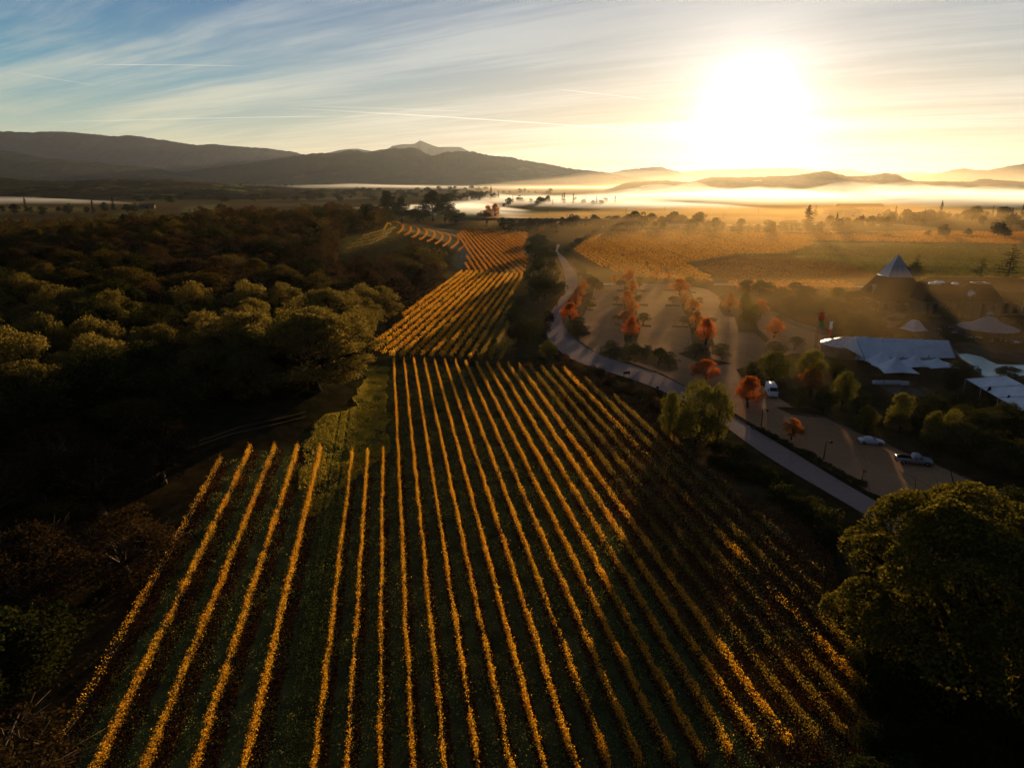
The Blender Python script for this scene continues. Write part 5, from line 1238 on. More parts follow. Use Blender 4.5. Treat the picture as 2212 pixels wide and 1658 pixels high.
def poolside():
    P = [c5(1640, 800), c5(1690, 838), c5(1750, 835), c5(1880, 862), c5(1940, 895), c5(2000, 920), c5(2100, 925), c5(2260, 925), c5(2400, 930), c5(2400, 1010), c5(2200, 1020), c5(2050, 1030), c5(1900, 1030), c5(1820, 990), c5(1780, 930), c5(1700, 880)]
    m, t, o = newmat('pool_water'); b = t.n('ShaderNodeBsdfPrincipled'); Pn = t.n('ShaderNodeNewGeometry').outputs['Position']
    n = t.noise(Pn, .12, 3); t.put(b.inputs['Base Color'], t.mix(t.ss(n, .35, .65), (.06, .30, .36), (.20, .50, .54))); b.inputs['Roughness'].default_value = .3; b.inputs['Specular IOR Level'].default_value = .12
    bp = t.n('ShaderNodeBump'); bp.inputs['Strength'].default_value = .08; t.put(bp.inputs['Height'], t.noise(Pn, 2, 3)); t.put(b.inputs['Normal'], bp.outputs[0]); t.put(o.inputs[0], b.outputs[0])
    flat('water', P, .05, m)
    # coping round the pool, a low stone wall, stairs
    pts = [Vector((*G(*p), .08)) for p in P]; mb = MB()
    for a, b in zip(pts, pts[1:]+pts[:1]): mb.box((a.x+b.x)/2, (a.y+b.y)/2, .08, (b-a).length+.2, .45, .16, atan2(b.y-a.y, b.x-a.x))
    tag(mb.obj('pool_coping', CONC), 'pale stone coping round the swimming pool', 'pool edge')
    def wall(name, pts, h, w, lab, cat, mat=CONC):
        p = [Vector((*G(*q), 0)) for q in pts]; mb = MB()
        for a, b in zip(p[:-1], p[1:]): mb.box((a.x+b.x)/2, (a.y+b.y)/2, h/2, (b-a).length+w*.8, w, h, atan2(b.y-a.y, b.x-a.x))
        tag(mb.obj(name, mat), lab, cat)
    wall('garden_wall', [c5(1660, 770), c5(1740, 765), c5(1850, 790), c5(2000, 830), c5(2240, 850)], .6, .4, 'low stone retaining wall above the pool deck', 'wall')
    wall('stair_wall', [c5(1010, 620), c5(1060, 610), c5(1155, 548)], .9, .45, 'sloping stone stair wall on the lawn side of the steps', 'wall')
    wall('stair_wall', [c5(1125, 650), c5(1160, 645), c5(1195, 598)], .9, .45, 'shorter stone stair wall on the kiosk side of the steps', 'wall')
    mb = MB(); a = V3(c5, 1065, 640, 0); b = V3(c5, 1190, 545, 0); d = b-a; d.z = 0
    for i in range(14): p = a+d*(i/14); mb.box(p.x, p.y, .05+i*.06, 6.0, d.length/13, .1+i*.12, atan2(d.y, d.x)-pi/2)
    tag(mb.obj('stone_stairs', CONC), 'wide stone stairs climbing to the arched winery door', 'stairs')
    # bocce courts
    for q, lab in (([c8(620, 548), c8(828, 550), c8(1200, 850), c8(1090, 880)], 'narrow bocce court with pale timber edges, half behind the trees'), ([c8(862, 552), c8(1030, 560), c8(1350, 800), c8(1200, 850)], 'wide bocce court with grey gravel beside the grass path'), ([c8(1380, 880), c8(1490, 850), c8(2000, 1250), c8(1800, 1260)], 'long dark court running behind the gold tipped trees')):
        c = [Vector((*G(*p), 0)) for p in q]; base = sum(c, Vector())/4; t = thing('bocce_court', lab, 'court', tuple(base))
        mb = MB(); mb.poly([p+Vector((0, 0, .04)) for p in c][::-1] if (c[1]-c[0]).cross(c[2]-c[0]).z < 0 else [p+Vector((0, 0, .04)) for p in c]); child(t, 'surface', mb, CONC)
        for a, b in zip(c, c[1:]+c[:1]): m2 = MB(); m2.box((a.x+b.x)/2, (a.y+b.y)/2, .17, (b-a).length+.2, .25, .34, atan2(b.y-a.y, b.x-a.x)); child(t, 'curb_board', m2, BARK_P)
    # long curb path between courts and slope
    flat('path', [c8(1030, 560), c8(1110, 545), c8(1560, 800), c8(1560, 845), c8(1450, 840)], .035, pmat('path_earth', (.16, .11, .05), .95), 'structure')
    # cafe tables with white cloths
    spots = [(1530, 655), (1560, 668), (1600, 640), (1545, 690), (1620, 660), (1640, 680), (1575, 640)]
    spots2 = [(1780, 722), (1835, 715), (1860, 722), (1970, 752), (2000, 762), (2050, 755), (2090, 765), (2140, 758), (2180, 765)]
    def table(x, y, lab, grp):
        c = V3(c5, x, y, 0); t = thing('cafe_table', lab, 'table', tuple(c), 0, grp)
        mb = MB(); mb.lathe(c.x, c.y, [(.62, .45), (.60, .72), (.55, .76)], 10); child(t, 'tablecloth', mb, WHITE); child(t, 'pedestal', bar(c, c+Vector((0, 0, .5)), .06, 6), METAL_D)
        for k in range(3):
            a = k*2.1+x; p = c+Vector((cos(a)*1.1, sin(a)*1.1, 0)); ch = thing('garden_chair', 'pale garden chair pulled up to a white clothed table', 'chair', tuple(p), a-pi/2, 'garden chairs at the white clothed tables')
            m2 = MB(); m2.box(0, 0, .44, .42, .42, .04); link('seat', m2.mesh('seat', WHITE_D), ch); m2 = MB(); m2.box(0, .2, .68, .42, .04, .46); link('backrest', m2.mesh('backrest', WHITE_D), ch)
            for dx in (-.18, .18):
                for dy in (-.18, .18): m2 = MB(); m2.box(dx, dy, .21, .035, .035, .42); link('leg', m2.mesh('leg', METAL_D), ch)
    for x, y in spots: table(x, y, 'small white clothed table between the kiosk and the pavilion', 'tables between kiosk and pavilion')
    for x, y in spots2: table(x, y, 'small white clothed table along the hedge below the pavilion', 'tables below the pavilion')
    for (x, y, n_, lab) in ((1108, 1082, 6.2, 'long white clothed table outside the peaked canopy'), (1243, 1088, 1.8, 'small white clothed table at the end of the bocce court')):
        c = V3(c5, x, y, 0); t = thing('banquet_table', lab, 'table', tuple(c)); mb = MB(); mb.box(c.x, c.y, .42, n_, .9, .68); child(t, 'tablecloth', mb, WHITE)
        for s in (-1, 1): child(t, 'leg', bar(c+Vector((s*n_*.42, 0, 0)), c+Vector((s*n_*.42, 0, .5)), .04), METAL_D)
    # pale pergola slats at the edge
    c = V3(c5, 2160, 1620, 0); t = thing('pergola', 'white slatted pergola roof among black trees at the picture edge', 'pergola', tuple(c))
    for i in range(6):
        a = V3(c5, 2045+i*20, 1582+i*18, 2.6); b = a+Vector((8, -1.0, 0)); child(t, 'slat', MB().tube([a, b], .11, 4), WHITE)
    for x, y in ((0, 0), (7.5, -1), (1.2, -4), (8.6, -5)): a = V3(c5, 2055, 1590, 2.6); child(t, 'post', bar(Vector((a.x+x, a.y+y, 0)), Vector((a.x+x, a.y+y, 2.6)), .09), WOOD)
poolside()

def lot_details():
    # kerbed planting beds
    bed = pmat('bed_soil', (.045, .035, .018), .95)
    def bedp(q, lab, f=c6, h=.16):
        P = [Vector((*G(*f(*p)), 0)) for p in q]; base = sum(P, Vector())/len(P); t = thing('planting_bed', lab, 'planting bed', tuple(base), 0, 'kerbed beds in the car park')
        if (P[1]-P[0]).cross(P[2]-P[0]).z < 0: P = P[::-1]
        mb = MB(); mb.poly([p+Vector((0, 0, h*.7)) for p in P]); child(t, 'soil', mb, bed)
        for a, b in zip(P, P[1:]+P[:1]): m2 = MB(); m2.box((a.x+b.x)/2, (a.y+b.y)/2, h/2+.01, (b-a).length+.12, .15, h, atan2(b.y-a.y, b.x-a.x)); child(t, 'kerb', m2, CONC)
    for cx, cy, w, lab in [(770, 600, 95, 'bed arm on the road side of the middle island'), (970, 610, 90, 'bed arm under the small tree of the middle island'), (745, 440, 80, 'far bed arm, road side of the middle island'), (955, 442, 70, 'far bed arm on the middle island'),
                           (780, 327, 75, 'farthest bed arm of the middle island'), (930, 328, 60, 'farthest small bed beside the middle island'), (1250, 618, 130, 'bed arm, lot side of the second island'), (1190, 447, 120, 'far bed arm of the second island'), (1165, 325, 115, 'farthest bed arm of the second island'), (1345, 342, 60, 'farthest small bed of the second island'),
                           (500, 480, 100, 'bed arm beside the road maples'), (1520, 665, 60, 'short bed arm beside the largest orange maple'), (530, 392, 70, 'narrow bed arm beside the road maples')]:
        bedp([(cx-w/2, cy-6), (cx+w/2, cy-2), (cx+w/2, cy+8), (cx-w/2, cy+3)], lab)
    bedp([(800, 170), (880, 170), (905, 330), (900, 520), (930, 620), (900, 735), (800, 735), (790, 600), (800, 330)], 'long bed of the middle island line of maples')
    bedp([(1230, 260), (1300, 260), (1380, 440), (1480, 640), (1530, 780), (1350, 770), (1330, 640), (1260, 440)], 'long bed of the second island line of maples')
    bedp([(330, 600), (350, 640), (440, 690), (490, 690), (505, 640), (440, 560), (480, 420), (500, 300), (450, 250), (400, 330), (360, 460)], 'bed of orange maples along the road bend')
    bedp([(590, 835), (700, 800), (880, 770), (960, 790), (1200, 880), (1235, 960), (1170, 975), (1090, 960), (900, 880), (800, 870)], 'entrance bed of round dark trees beside the road')
    bedp([(1235, 835), (1350, 885), (1500, 935), (1660, 912), (1500, 880), (1480, 790), (1350, 800)], 'curved bed at the end of the second island')
    bedp([(1560, 460), (1600, 520), (1690, 540), (1720, 660), (1850, 665), (1940, 750), (1965, 720), (1880, 640), (1850, 560), (1700, 440), (1580, 400)], 'long bed under the brown maples by the drive')
    bedp([(220, 265), (300, 300), (560, 330), (680, 350), (600, 300), (480, 265)], 'curved bed behind the striped parking spaces', c7)
    bedp([(2090, 0), (2120, 0)], '', c6) if False else None
    # painted parking lines
    mk_ = lambda pts, w=.1: [mbl.box((a.x+b.x)/2, (a.y+b.y)/2, .034, (b-a).length, w, .006, atan2(b.y-a.y, b.x-a.x)) for a, b in zip(pts[:-1], pts[1:])]
    mbl = MB()
    for i in range(7): mk_([V3(c7, 240+i*38, 272+i*4, 0), V3(c7, 262+i*38, 262+i*4, 0)])
    mk_([V3(c7, 190, 225, 0), V3(c7, 320, 232, 0)])
    tag(mbl.obj('parking_stripes', PAINT), kind='structure')
    mbl = MB(); L1 = [V3(c7, 1525, 868, 0), V3(c7, 1700, 885, 0), V3(c7, 1860, 912, 0), V3(c7, 2020, 945, 0), V3(c7, 2260, 990, 0)]; mk_(L1, .16)
    mk_([V3(c7, 1525, 868, 0), V3(c7, 1620, 925, 0), V3(c7, 1720, 960, 0)], .14)
    for a, b, c_, d in [(1620, 884, 1600, 906), (1690, 888, 1655, 928), (1755, 900, 1712, 945), (1820, 908, 1775, 958), (1880, 918, 1840, 965), (1950, 932, 1915, 965), (2015, 945, 1990, 975), (2070, 960, 2050, 992), (2130, 985, 2115, 1010)]: mk_([V3(c7, a, b, 0), V3(c7, c_, d, 0)], .11)
    # the wheelchair sign on the asphalt
    cc = V3(c7, 1690, 910, 0); ring = [cc+Vector((cos(k*pi/5)*.32, sin(k*pi/5)*.32, 0)) for k in range(8)]; mk_(ring, .08); mk_([cc+Vector((0, .2, 0)), cc+Vector((0, .8, 0))], .09); mk_([cc+Vector((0, .35, 0)), cc+Vector((.4, .35, 0)), cc+Vector((.55, 0, 0))], .08)
    tag(mbl.obj('parking_stripes', PAINT), kind='structure')
    # kerb behind the parked cars
    pts = [V3(c7, *p, 0) for p in [(250, 275), (330, 312), (470, 332), (620, 347), (720, 395), (880, 470), (1080, 555), (1240, 618), (1500, 722), (1750, 830), (1950, 935), (2120, 1000)]]
    mb = MB()
    for a, b in zip(pts[:-1], pts[1:]): mb.box((a.x+b.x)/2, (a.y+b.y)/2, .09, (b-a).length+.05, .18, .18, atan2(b.y-a.y, b.x-a.x))
    mb.obj('kerb', BARK_P)['kind'] = 'structure'
    # lamp posts
    def lamp(cx, top, bot, f, lab):
        x, y = T(*f(cx, bot)); h = ztop(x, y, f(cx, top)[1]); t = thing('street_lamp', lab, 'street lamp', (x, y, 0), 0, 'street lamps of the car park')
        m2 = MB(); m2.tube([(0, 0, 0), (0, 0, .5), (0, 0, h-.1)], [.14, .10, .07], 8); link('pole', m2.mesh('pole', METAL_D), t)
        m2 = MB(); m2.tube([(0, 0, h-.4), (.5, 0, h-.1), (.8, 0, h-.2)], .04, 5); link('arm', m2.mesh('arm', METAL_D), t)
        m2 = MB(); m2.lathe(.8, 0, [(.05, h-.15), (.28, h-.35), (.30, h-.5)], 8); sh = link('lamp_shade', m2.mesh('lamp_shade', METAL_D), t)
        m2 = MB(); m2.lathe(.8, 0, [(.18, h-.51), (.14, h-.8), (.05, h-.85)], 8); link('lamp_glass', m2.mesh('lamp_glass', LAMPG), sh)
    lamp(595, 520, 680, c7, 'dark lamp post in the road strip before the white sedan'); lamp(90, 265, 410, c7, 'dark lamp post in the road strip beside the red maple')
    lamp(608, 768, 840, c6, 'short lamp post at the road corner of the car park'); lamp(1217, 880, 950, c6, 'lamp post at the end of the entrance bed'); lamp(296, 310, 370, c6, 'lamp post on the verge of the road bend')
    lamp(1780, 1380, 1430, c5, 'small dark lamp post beside the long court')
    # roadside signs
    for cx, top, bot, w, lab in ((818, 975, 1020, 1.6, 'dark back of a wide sign board beside the road'), (1066, 1095, 1130, .5, 'small dark marker post beside the road')):
        x, y = T(*c6(cx, bot)); h = ztop(x, y, c6(cx, top)[1]); t = thing('road_sign', lab, 'sign', (x, y, 0), .2)
        for s in ((-1, 1) if w > 1 else (0,)): m2 = MB(); m2.box(s*w*.42, 0, h*.5, .1, .1, h); link('post', m2.mesh('post', WOOD), t)
        m2 = MB(); m2.box(0, .06, h*.72, w, .06, h*.45); link('board', m2.mesh('board', METAL_D), t)
    # flagpoles with hanging flags
    for cx, top, bot, fx, lab, cols in ((518, 500, 790, 555, 'tall flagpole with limp red flag, beside a twin pole', (RED,)), (535, 495, 788, 552, 'tall flagpole with red and green flag hanging', (RED, GRN)), (612, 567, 790, 650, 'lower flagpole with a limp white and red flag', (WHITE, RED))):
        x, y = T(*c5(cx, bot)); h = ztop(x, y, c5(cx, top)[1]); t = thing('flagpole', lab, 'flagpole', (x, y, 0), 0, None)
        m2 = MB(); m2.tube([(0, 0, 0), (0, 0, h)], [.12, .06], 8); link('pole', m2.mesh('pole', METAL_D), t)
        m2 = MB(); m2.lathe(0, 0, [(.02, h), (.12, h+.1), (.02, h+.2)], 8); link('finial', m2.mesh('finial', LAMPG), t)
        m2 = MB(); m2.lathe(0, 0, [(.5, 0), (.5, .35), (.2, .4)], 10); link('footing', m2.mesh('footing', CONC), t)
        for i, mt in enumerate(cols):
            m2 = MB(); z1 = h-.3-i*2.0; rings = []
            for k in range(9): zf = z1-k*.26; ww = .30+.16*sin(k*1.3+i); rings.append([(.1+ww*1.4*abs(sin(q*1.7+k*.5))*.5+q*.16, .12*sin(q*2.2+k*.7), zf) for q in range(6)])
            m2.rings(rings, False, True, False); link('flag', m2.mesh('flag', mt), t)
lot_details()

# ------------------------------------------------------------------ vehicles
def car(name, lab, cat, c, ang, L, Wd, H, prof, glass, mat, hood=.0, bed=False, wheel=.33, wx=(.18, .80)):
    """prof: stations (x fraction, half width fraction, z low, z shoulder, z roof, roof half width)"""
    t = thing(name, lab, cat, tuple(c), ang); t.scale = (.88, .88, .88); t.location.z = .03; hw = Wd/2; rings = []
    for x, w, zl, zs, zr, rw in prof:
        X = (x-.5)*L; a = hw*w; b = hw*rw
        rings.append([(X, -a*.92, zl), (X, -a, zl+.18), (X, -a, zs*.8), (X, -a*.97, zs), (X, -b, zr), (X, 0, zr+.02), (X, b, zr), (X, a*.97, zs), (X, a, zs*.8), (X, a, zl+.18), (X, a*.92, zl)])
    mb = MB().rings(rings, True, True); body = link('body', mb.mesh('body', mat), t)
    for nm, quads in glass.items():
        for q in quads:
            m2 = MB(); m2.poly([((x-.5)*L, y*hw, z) for x, y, z in q]); link(nm, m2.mesh(nm, GLASS), t)
    for fx in wx:
        for s in (-1, 1):
            X = (fx-.5)*L; y0 = s*(hw-.02); w = link('wheel', MB().rings([[(X+cos(a)*wheel, y0-s*.2, wheel+sin(a)*wheel) for a in np.linspace(0, 2*pi, 15)[:-1]], [(X+cos(a)*wheel, y0+s*.03, wheel+sin(a)*wheel) for a in np.linspace(0, 2*pi, 15)[:-1]]]).mesh('tyre', TYRE), t)
            link('rim', MB().rings([[(X+cos(a)*wheel*.6, y0+s*.03, wheel+sin(a)*wheel*.6) for a in np.linspace(0, 2*pi, 11)[:-1]], [(X+cos(a)*wheel*.55, y0+s*.05, wheel+sin(a)*wheel*.55) for a in np.linspace(0, 2*pi, 11)[:-1]]]).mesh('rim', CARS), w)
    xf = L*.5*.985
    for s in (-1, 1):
        link('headlight', MB().box(xf-.02, s*hw*.68, prof[-2][3]*.82, .08, .34, .16).mesh('headlight', LAMPG), t)
        link('tail_light', MB().box(-xf+.02, s*hw*.72, prof[1][3]*.82, .08, .28, .16).mesh('tail_light', RED), t)
        link('mirror', MB().box((prof[-4][0]-.5)*L, s*(hw+.1), prof[-4][3]+.1, .14, .2, .16).mesh('mirror', mat), t)
    link('bumper', MB().box(xf, 0, .42, .14, Wd*.9, .2).mesh('bumper', METAL_D), t); link('bumper', MB().box(-xf, 0, .42, .14, Wd*.9, .2).mesh('bumper', METAL_D), t)
    return t
def ang_of(f, a, b): p, q = V3(f, *a, 0), V3(f, *b, 0); return atan2(q.y-p.y, q.x-p.x), (p+q)/2
def vehicles():
    # sedan, nose toward the east
    a, c = ang_of(c7, (880, 545), (1075, 560))
    sg = lambda y: [[(.20, y*.86, .80), (.30, y*.66, 1.22), (.43, y*.64, 1.27), (.43, y*.90, .84)], [(.45, y*.90, .84), (.45, y*.64, 1.27), (.55, y*.66, 1.2), (.66, y*.88, .86)]]
    car('parked_sedan', 'white two door sedan parked at the kerb of the lower lot', 'car', c, a, 4.6, 1.8, 1.32,
        [(.0, .78, .35, .62, .74, .6), (.02, .92, .24, .78, .84, .75), (.12, .98, .2, .82, .90, .78), (.20, 1, .2, .83, .93, .8), (.31, 1, .2, .84, 1.26, .66), (.40, 1, .2, .84, 1.32, .66), (.52, 1, .2, .84, 1.27, .66), (.67, 1, .2, .82, .90, .8), (.85, .98, .2, .74, .80, .75), (.97, .9, .26, .6, .66, .6), (1.0, .75, .34, .5, .55, .5)],
        {'side_window': [q for y in (-1.01, 1.01) for q in sg(y)], 'windshield': [[(.545, -.66, 1.285), (.545, .66, 1.285), (.672, .80, .925), (.672, -.80, .925)]], 'rear_window': [[(.185, -.76, .95), (.185, .76, .95), (.298, .64, 1.285), (.298, -.64, 1.285)]]}, CARW)
    # pickup
    a, c = ang_of(c7, (1190, 700), (1450, 725))
    sg = lambda y: [[(.47, y*.96, 1.15), (.475, y*.80, 1.70), (.55, y*.80, 1.74), (.55, y*.96, 1.15)], [(.565, y*.96, 1.15), (.565, y*.80, 1.74), (.635, y*.80, 1.68), (.71, y*.95, 1.18)]]
    t = car('pickup_truck', 'silver extended cab pickup parked beside the dark trees', 'pickup truck', c, a, 5.9, 2.0, 1.85,
        [(.0, .95, .55, 1.0, 1.08, .9), (.01, 1, .45, 1.08, 1.12, .95), (.44, 1, .4, 1.1, 1.14, .95), (.45, 1, .4, 1.1, 1.74, .80), (.5, 1, .4, 1.12, 1.84, .80), (.6, 1, .4, 1.12, 1.82, .80), (.65, 1, .4, 1.12, 1.72, .80), (.73, 1, .4, 1.1, 1.2, .88), (.92, .99, .4, 1.0, 1.1, .85), (.985, .95, .45, .95, 1.0, .8), (1.0, .9, .5, .8, .85, .7)],
        {'side_window': [q for y in (-1.01, 1.01) for q in sg(y)], 'windshield': [[(.645, -.78, 1.75), (.645, .78, 1.75), (.735, .88, 1.23), (.735, -.88, 1.23)]]}, CARS, wheel=.42, wx=(.19, .83))
    link('truck_bed', MB().box(-.5*5.9+.225*5.9, 0, 1.145, 5.9*.40, 1.6, .03).mesh('truck_bed', TYRE), t)
    # van facing the camera side
    a, c = ang_of(c5, (140, 1120), (205, 1225))
    car('delivery_van', 'tall white delivery van parked beside the bright red maple', 'van', c, a, 6.0, 2.05, 2.6,
        [(.0, .96, .45, 1.3, 2.40, .86), (.01, 1, .35, 1.4, 2.52, .9), (.4, 1, .3, 1.4, 2.62, .9), (.72, 1, .3, 1.4, 2.58, .88), (.78, 1, .3, 1.35, 2.35, .82), (.87, .99, .3, 1.25, 1.62, .82), (.90, .98, .3, 1.15, 1.35, .82), (.98, .93, .35, .95, 1.05, .75), (1.0, .86, .4, .75, .85, .65)],
        {'side_window': [[(.68, y, 1.35), (.69, y*.93, 2.05), (.77, y*.92, 2.0), (.83, y*.99, 1.4)] for y in (-1.01, 1.01)], 'windshield': [[(.786, -.80, 2.36), (.786, .80, 2.36), (.885, .84, 1.60), (.885, -.84, 1.60)]]}, CARW, wheel=.36)
vehicles()

def far_structures():
    # highway overpass and embankment beyond the upper vineyard
    a, b = G(1012, 489), G(1345, 492); L = sqrt((a[0]-b[0])**2+(a[1]-b[1])**2); an = atan2(b[1]-a[1], b[0]-a[0]); cx, cy = (a[0]+b[0])/2, (a[1]+b[1])/2
    t = thing('highway_overpass', 'long low concrete highway bridge beyond the upper vineyard', 'bridge', (cx, cy, 0), an)
    link('deck', MB().box(0, 0, 6.2, L*1.25, 11, .9).mesh('deck', CONC), t)
    for s in (-1, 1): link('railing', MB().box(0, s*5.4, 7.1, L*1.25, .2, .8).mesh('railing', CONC), t)
    for k in range(-3, 4): link('pier', MB().box(k*L/8, 0, 2.9, 1.2, 7, 5.8).mesh('pier', CONC), t)
    # a far lit highway under the sun
    flat('road', [(1545, 485), (1700, 483), (1800, 482), (1990, 486), (1990, 488.5), (1800, 486), (1545, 488)], .15, CONC)
    # utility poles
    for i, (cx, top, bot) in enumerate([(126, 545, 580), (242, 530, 580), (385, 470, 515), (536, 512, 650), (708, 470, 500), (974, 538, 600), (1014, 462, 515), (1068, 515, 600), (1325, 460, 490), (1798, 512, 560), (1850, 455, 490), (2078, 468, 510)]):
        x, y = T(*c3(cx, bot)); h = ztop(x, y, c3(cx, top)[1]); t = thing('utility_pole', 'thin utility pole standing in the hazy valley fields', 'utility pole', (x, y, 0), .2, 'utility poles across the valley')
        w = max(.12, y*.00035); link('pole', MB().tube([(0, 0, 0), (0, 0, h)], [w, w*.7], 5).mesh('pole', METAL_D), t); link('crossarm', MB().box(0, 0, h*.93, 2.2, .15, .15).mesh('crossarm', METAL_D), t)
    # farm buildings
    def house(f, x, y, w, d, h, lab, rz=0, mat=STUCCO, name='farm_building'):
        c = V3(f, x, y, 0); t = thing(name, lab, 'building', tuple(c), rz); mb = MB()
        for s in ((-1, -1, 1, -1), (1, -1, 1, 1), (1, 1, -1, 1), (-1, 1, -1, -1)): mb.poly([(s[0]*w/2, s[1]*d/2, 0), (s[2]*w/2, s[3]*d/2, 0), (s[2]*w/2, s[3]*d/2, h), (s[0]*w/2, s[1]*d/2, h)])
        link('wall', mb.mesh('wall', mat), t); mb = MB(); e = .6; r = h+min(w, d)*.28
        mb.poly([(-w/2-e, -d/2-e, h-.1), (w/2+e, -d/2-e, h-.1), (w/2+e, 0, r), (-w/2-e, 0, r)]); mb.poly([(-w/2-e, 0, r), (w/2+e, 0, r), (w/2+e, d/2+e, h-.1), (-w/2-e, d/2+e, h-.1)]); link('roof', mb.mesh('roof', CONC), t)
        mb = MB(); [mb.poly([(-w/2*s, -d/2, h), (-w/2*s, 0, r-.2), (-w/2*s, d/2, h)]) for s in (-1, 1)]; link('gable', mb.mesh('gable', mat), t)
        link('door', MB().box(0, -d/2-.04, h*.35, w*.2, .08, h*.7).mesh('door', GLASS), t)
    house(c4, 720, 520, 34, 14, 6, 'long pale barn in the haze left of the far treeline' .replace('left of', 'before'), 0, CONC); house(c4, 880, 500, 60, 16, 6, 'very long low shed before the mist', .05); house(c4, 810, 535, 16, 10, 5, 'small shed beside the long pale barn', .2, CONC)
    house(c4, 310, 634, 14, 9, 4.5, 'small house by the lone spruce', .3, CONC); house(c4, 1460, 553, 18, 10, 5, 'pale farmhouse at the edge of the tree belt', .1, CONC)
    house(c3, 1415, 632, 16, 9, 3.6, 'low pale shed in the trees behind the eastern vineyard', 0, CONC); house(c1, 870, 560, 40, 16, 6, 'pale barn below the green foothill field', .1, CONC)
    for x in (1700, 1760, 1850): house(c1, x, 558, 46, 16, 6, 'pale low building in the western foothill settlement', .1*(x % 3), CONC) if x == 1700 else house(c1, x, 556, 30+x % 20, 14, 6, ('middle pale building of the western foothill settlement' if x == 1760 else 'pale building at the east end of the foothill settlement'), .1, CONC)
    house(c1, 1190, 672, 20, 10, 4.5, 'grey farmhouse between dark trees beyond the wood', .2, CONC)
    # small coloured banners by the underpass
    for px, py, m_, lab in ((1158, 503, MATS['green_cloth'], 'small teal banner by the underpass'), (1165, 503, RED, 'narrow red banner by the underpass'), (1172, 503.5, RED, 'bright red banner by the underpass'), (1200, 508, RED, 'orange sign cloth by the estate gate')):
        x, y = G(px, py); t = thing('banner', lab, 'banner', (x, y, 0)); link('pole', MB().tube([(0, 0, 0), (0, 0, 4)], .06, 5).mesh('pole', METAL_D), t); link('cloth', MB().box(.6, 0, 2.9, 1.1, .05, 2.2).mesh('cloth', m_), t)
    # mast on the distant summit
    x, y = (910-W2)/1540*12800, 12800; t = thing('radio_mast', 'tiny radio mast on the distant pointed summit', 'mast', (x, y, CAM_H+(385-309)/1540*12800-12)); link('mast', MB().tube([(0, 0, 0), (0, 0, 55)], [3, 1.5], 4).mesh('mast', METAL_D), t)
    x, y = G(815, 742); t = thing('nest_box', 'small wooden box on a post at the vine row ends', 'box', (x, y, float(hgt(x, y)))); link('post', MB().box(0, 0, .8, .08, .08, 1.6).mesh('post', WOOD), t); link('box', MB().box(0, 0, 1.75, .6, .5, .4).mesh('box', BARK_P), t)
far_structures()

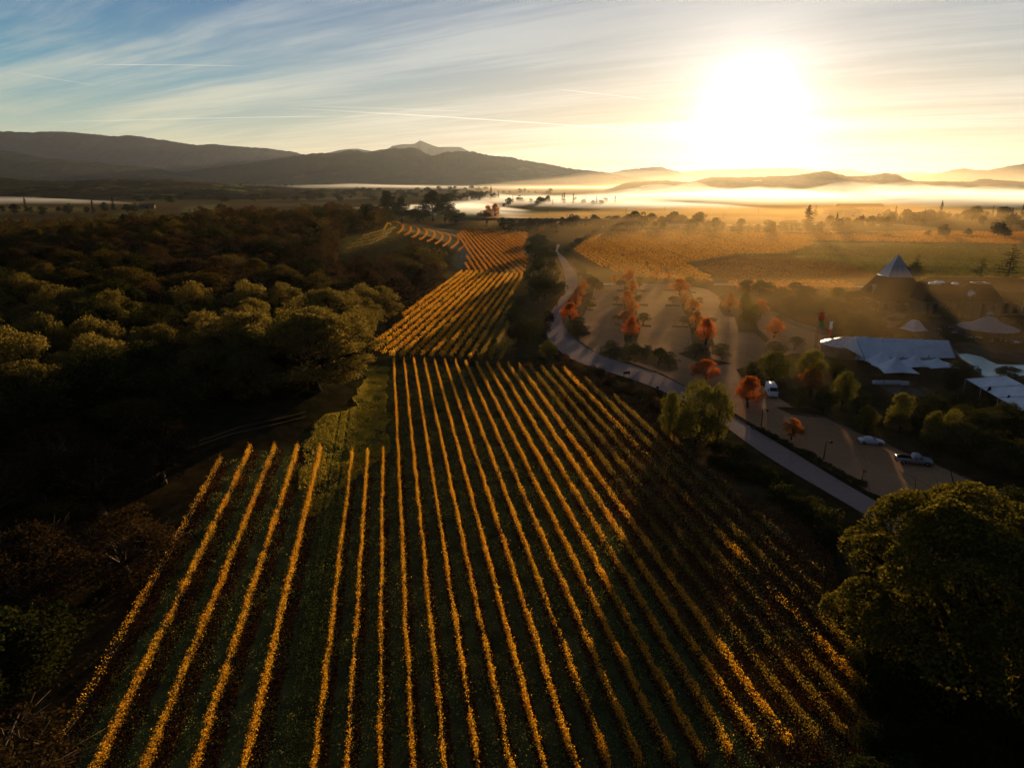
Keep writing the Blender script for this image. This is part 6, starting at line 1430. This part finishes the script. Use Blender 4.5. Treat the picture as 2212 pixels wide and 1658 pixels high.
# ------------------------------------------------------------------ air: haze and ground mist
def build_air():
    mb = MB(); mb.box(0, 8000, 323, 54000, 17600, 650)
    tag(mb.obj('haze', volmat('haze', (.86, .92, 1), 1.4e-5, .60)), kind='stuff')
    def bank(poly, top, dens, seed, col=(.97, .95, .95), g=.72, sc=90, name='mist', edge=.28):
        """a lens of mist lying on the valley floor, thinning out to its edge"""
        P = np.array([G(*p) for p in poly]); x0, y0 = P.min(0)-20; x1, y1 = P.max(0)+20
        nx, ny = 110, 70
        X, Y = np.meshgrid(np.linspace(x0, x1, nx), np.linspace(y0, y1, ny), indexing='ij')
        n = len(P); dmin = np.full(X.shape, 1e9)
        for i in range(n):
            a, b = P[i], P[(i+1) % n]; ab = b-a; L = (ab**2).sum()
            tt = np.clip(((X-a[0])*ab[0]+(Y-a[1])*ab[1])/L, 0, 1)
            dmin = np.minimum(dmin, np.hypot(X-a[0]-tt*ab[0], Y-a[1]-tt*ab[1]))
        ins = inpoly(X, Y, [tuple(p) for p in P]); d = np.where(ins, dmin, -dmin)
        w = min(x1-x0, y1-y0)*edge
        h = sstep(-.02*w, w, d+(fbm(X, Y, sc*2, seed)-.5)*w*.9)*(d > 0)
        h = h*(.12+1.5*fbm(X*.6, Y*1.6, sc, seed+3)**1.4*1.25)*top
        zb = .35
        top_ = np.stack([X, Y, zb+h], -1); bot = np.stack([X, Y, np.where(h > 0, zb, zb)], -1)
        # closed: shared rim where h = 0
        a = (np.arange(nx-1)[:, None]*ny+np.arange(ny-1)[None, :]).ravel(); N = nx*ny
        H = h.ravel(); q = np.stack([a, a+ny, a+ny+1, a+1], 1); act = (H[q].max(1) > 1e-4)
        q = q[act]; V = np.concatenate([top_.reshape(-1, 3), bot.reshape(-1, 3)])
        V[:N][H <= 1e-4, 2] = zb
        F = np.concatenate([q, (q+N)[:, ::-1]])
        # weld the rim
        mp = np.arange(2*N); z0 = np.where(H <= 1e-4)[0]; mp[z0+N] = z0; F = mp[F]
        tag(link(name, npmesh(name, V, F, volmat(name, col, dens, g), True)), kind='stuff')
    # the bright bank across the valley to the east
    bank([(880, 436), (1000, 428), (1150, 421), (1400, 417), (1700, 417), (2000, 417), (2300, 418), (2700, 420), (2700, 458), (2212, 456), (1950, 452), (1650, 456), (1450, 460), (1300, 452), (1120, 446), (1000, 450)], 27, .0022, 1, g=.62, edge=.5)
    bank([(900, 448), (1010, 440), (1090, 444), (1150, 455), (1200, 466), (1120, 474), (1010, 470), (930, 468), (800, 462), (700, 452), (820, 447)], 9, .006, 5, g=.6, sc=50)
    bank([(-300, 428), (0, 428), (150, 432), (330, 438), (330, 443), (100, 443), (-300, 443)], 8, .002, 6, g=.35, sc=50)
    bank([(560, 402), (800, 400), (1000, 403), (1200, 404), (1400, 402), (1500, 403), (1400, 409), (1100, 410), (800, 408), (620, 407)], 13, .0007, 8, g=.6, sc=160)
    bank([(1380, 402), (1560, 400), (1620, 403), (1600, 408), (1450, 409)], 12, .012, 9)
    # thicker haze standing against the eastern and northern hills
    bank([(1000, 415), (1150, 404), (1400, 402), (1700, 402), (2000, 402), (2400, 403), (3000, 405), (3000, 445), (2212, 440), (1700, 438), (1300, 436), (1100, 430)], 110, 2.0e-4, 14, (1, .84, .62), .66, 600, 'valley_haze', .4)
    # tinted mist added over vineyards and winery in place of a lens-flare veil
    bank([(1150, 470), (1300, 455), (1600, 452), (2212, 455), (2900, 460), (3300, 640), (3000, 900), (2300, 1150), (1700, 1080), (1300, 860), (1000, 780), (800, 600), (900, 480)], 28, 5e-4, 12, (1, .66, .27), .64, 160, 'flare_veil_mist', .45)
    bank([(1180, 590), (1500, 600), (2000, 600), (2600, 600), (3000, 700), (2500, 900), (1900, 870), (1500, 850), (1220, 790), (1080, 700), (1080, 600)], 19, 1.15e-3, 15, (1, .66, .26), .5, 90, 'flare_veil_mist', .3)
build_air()
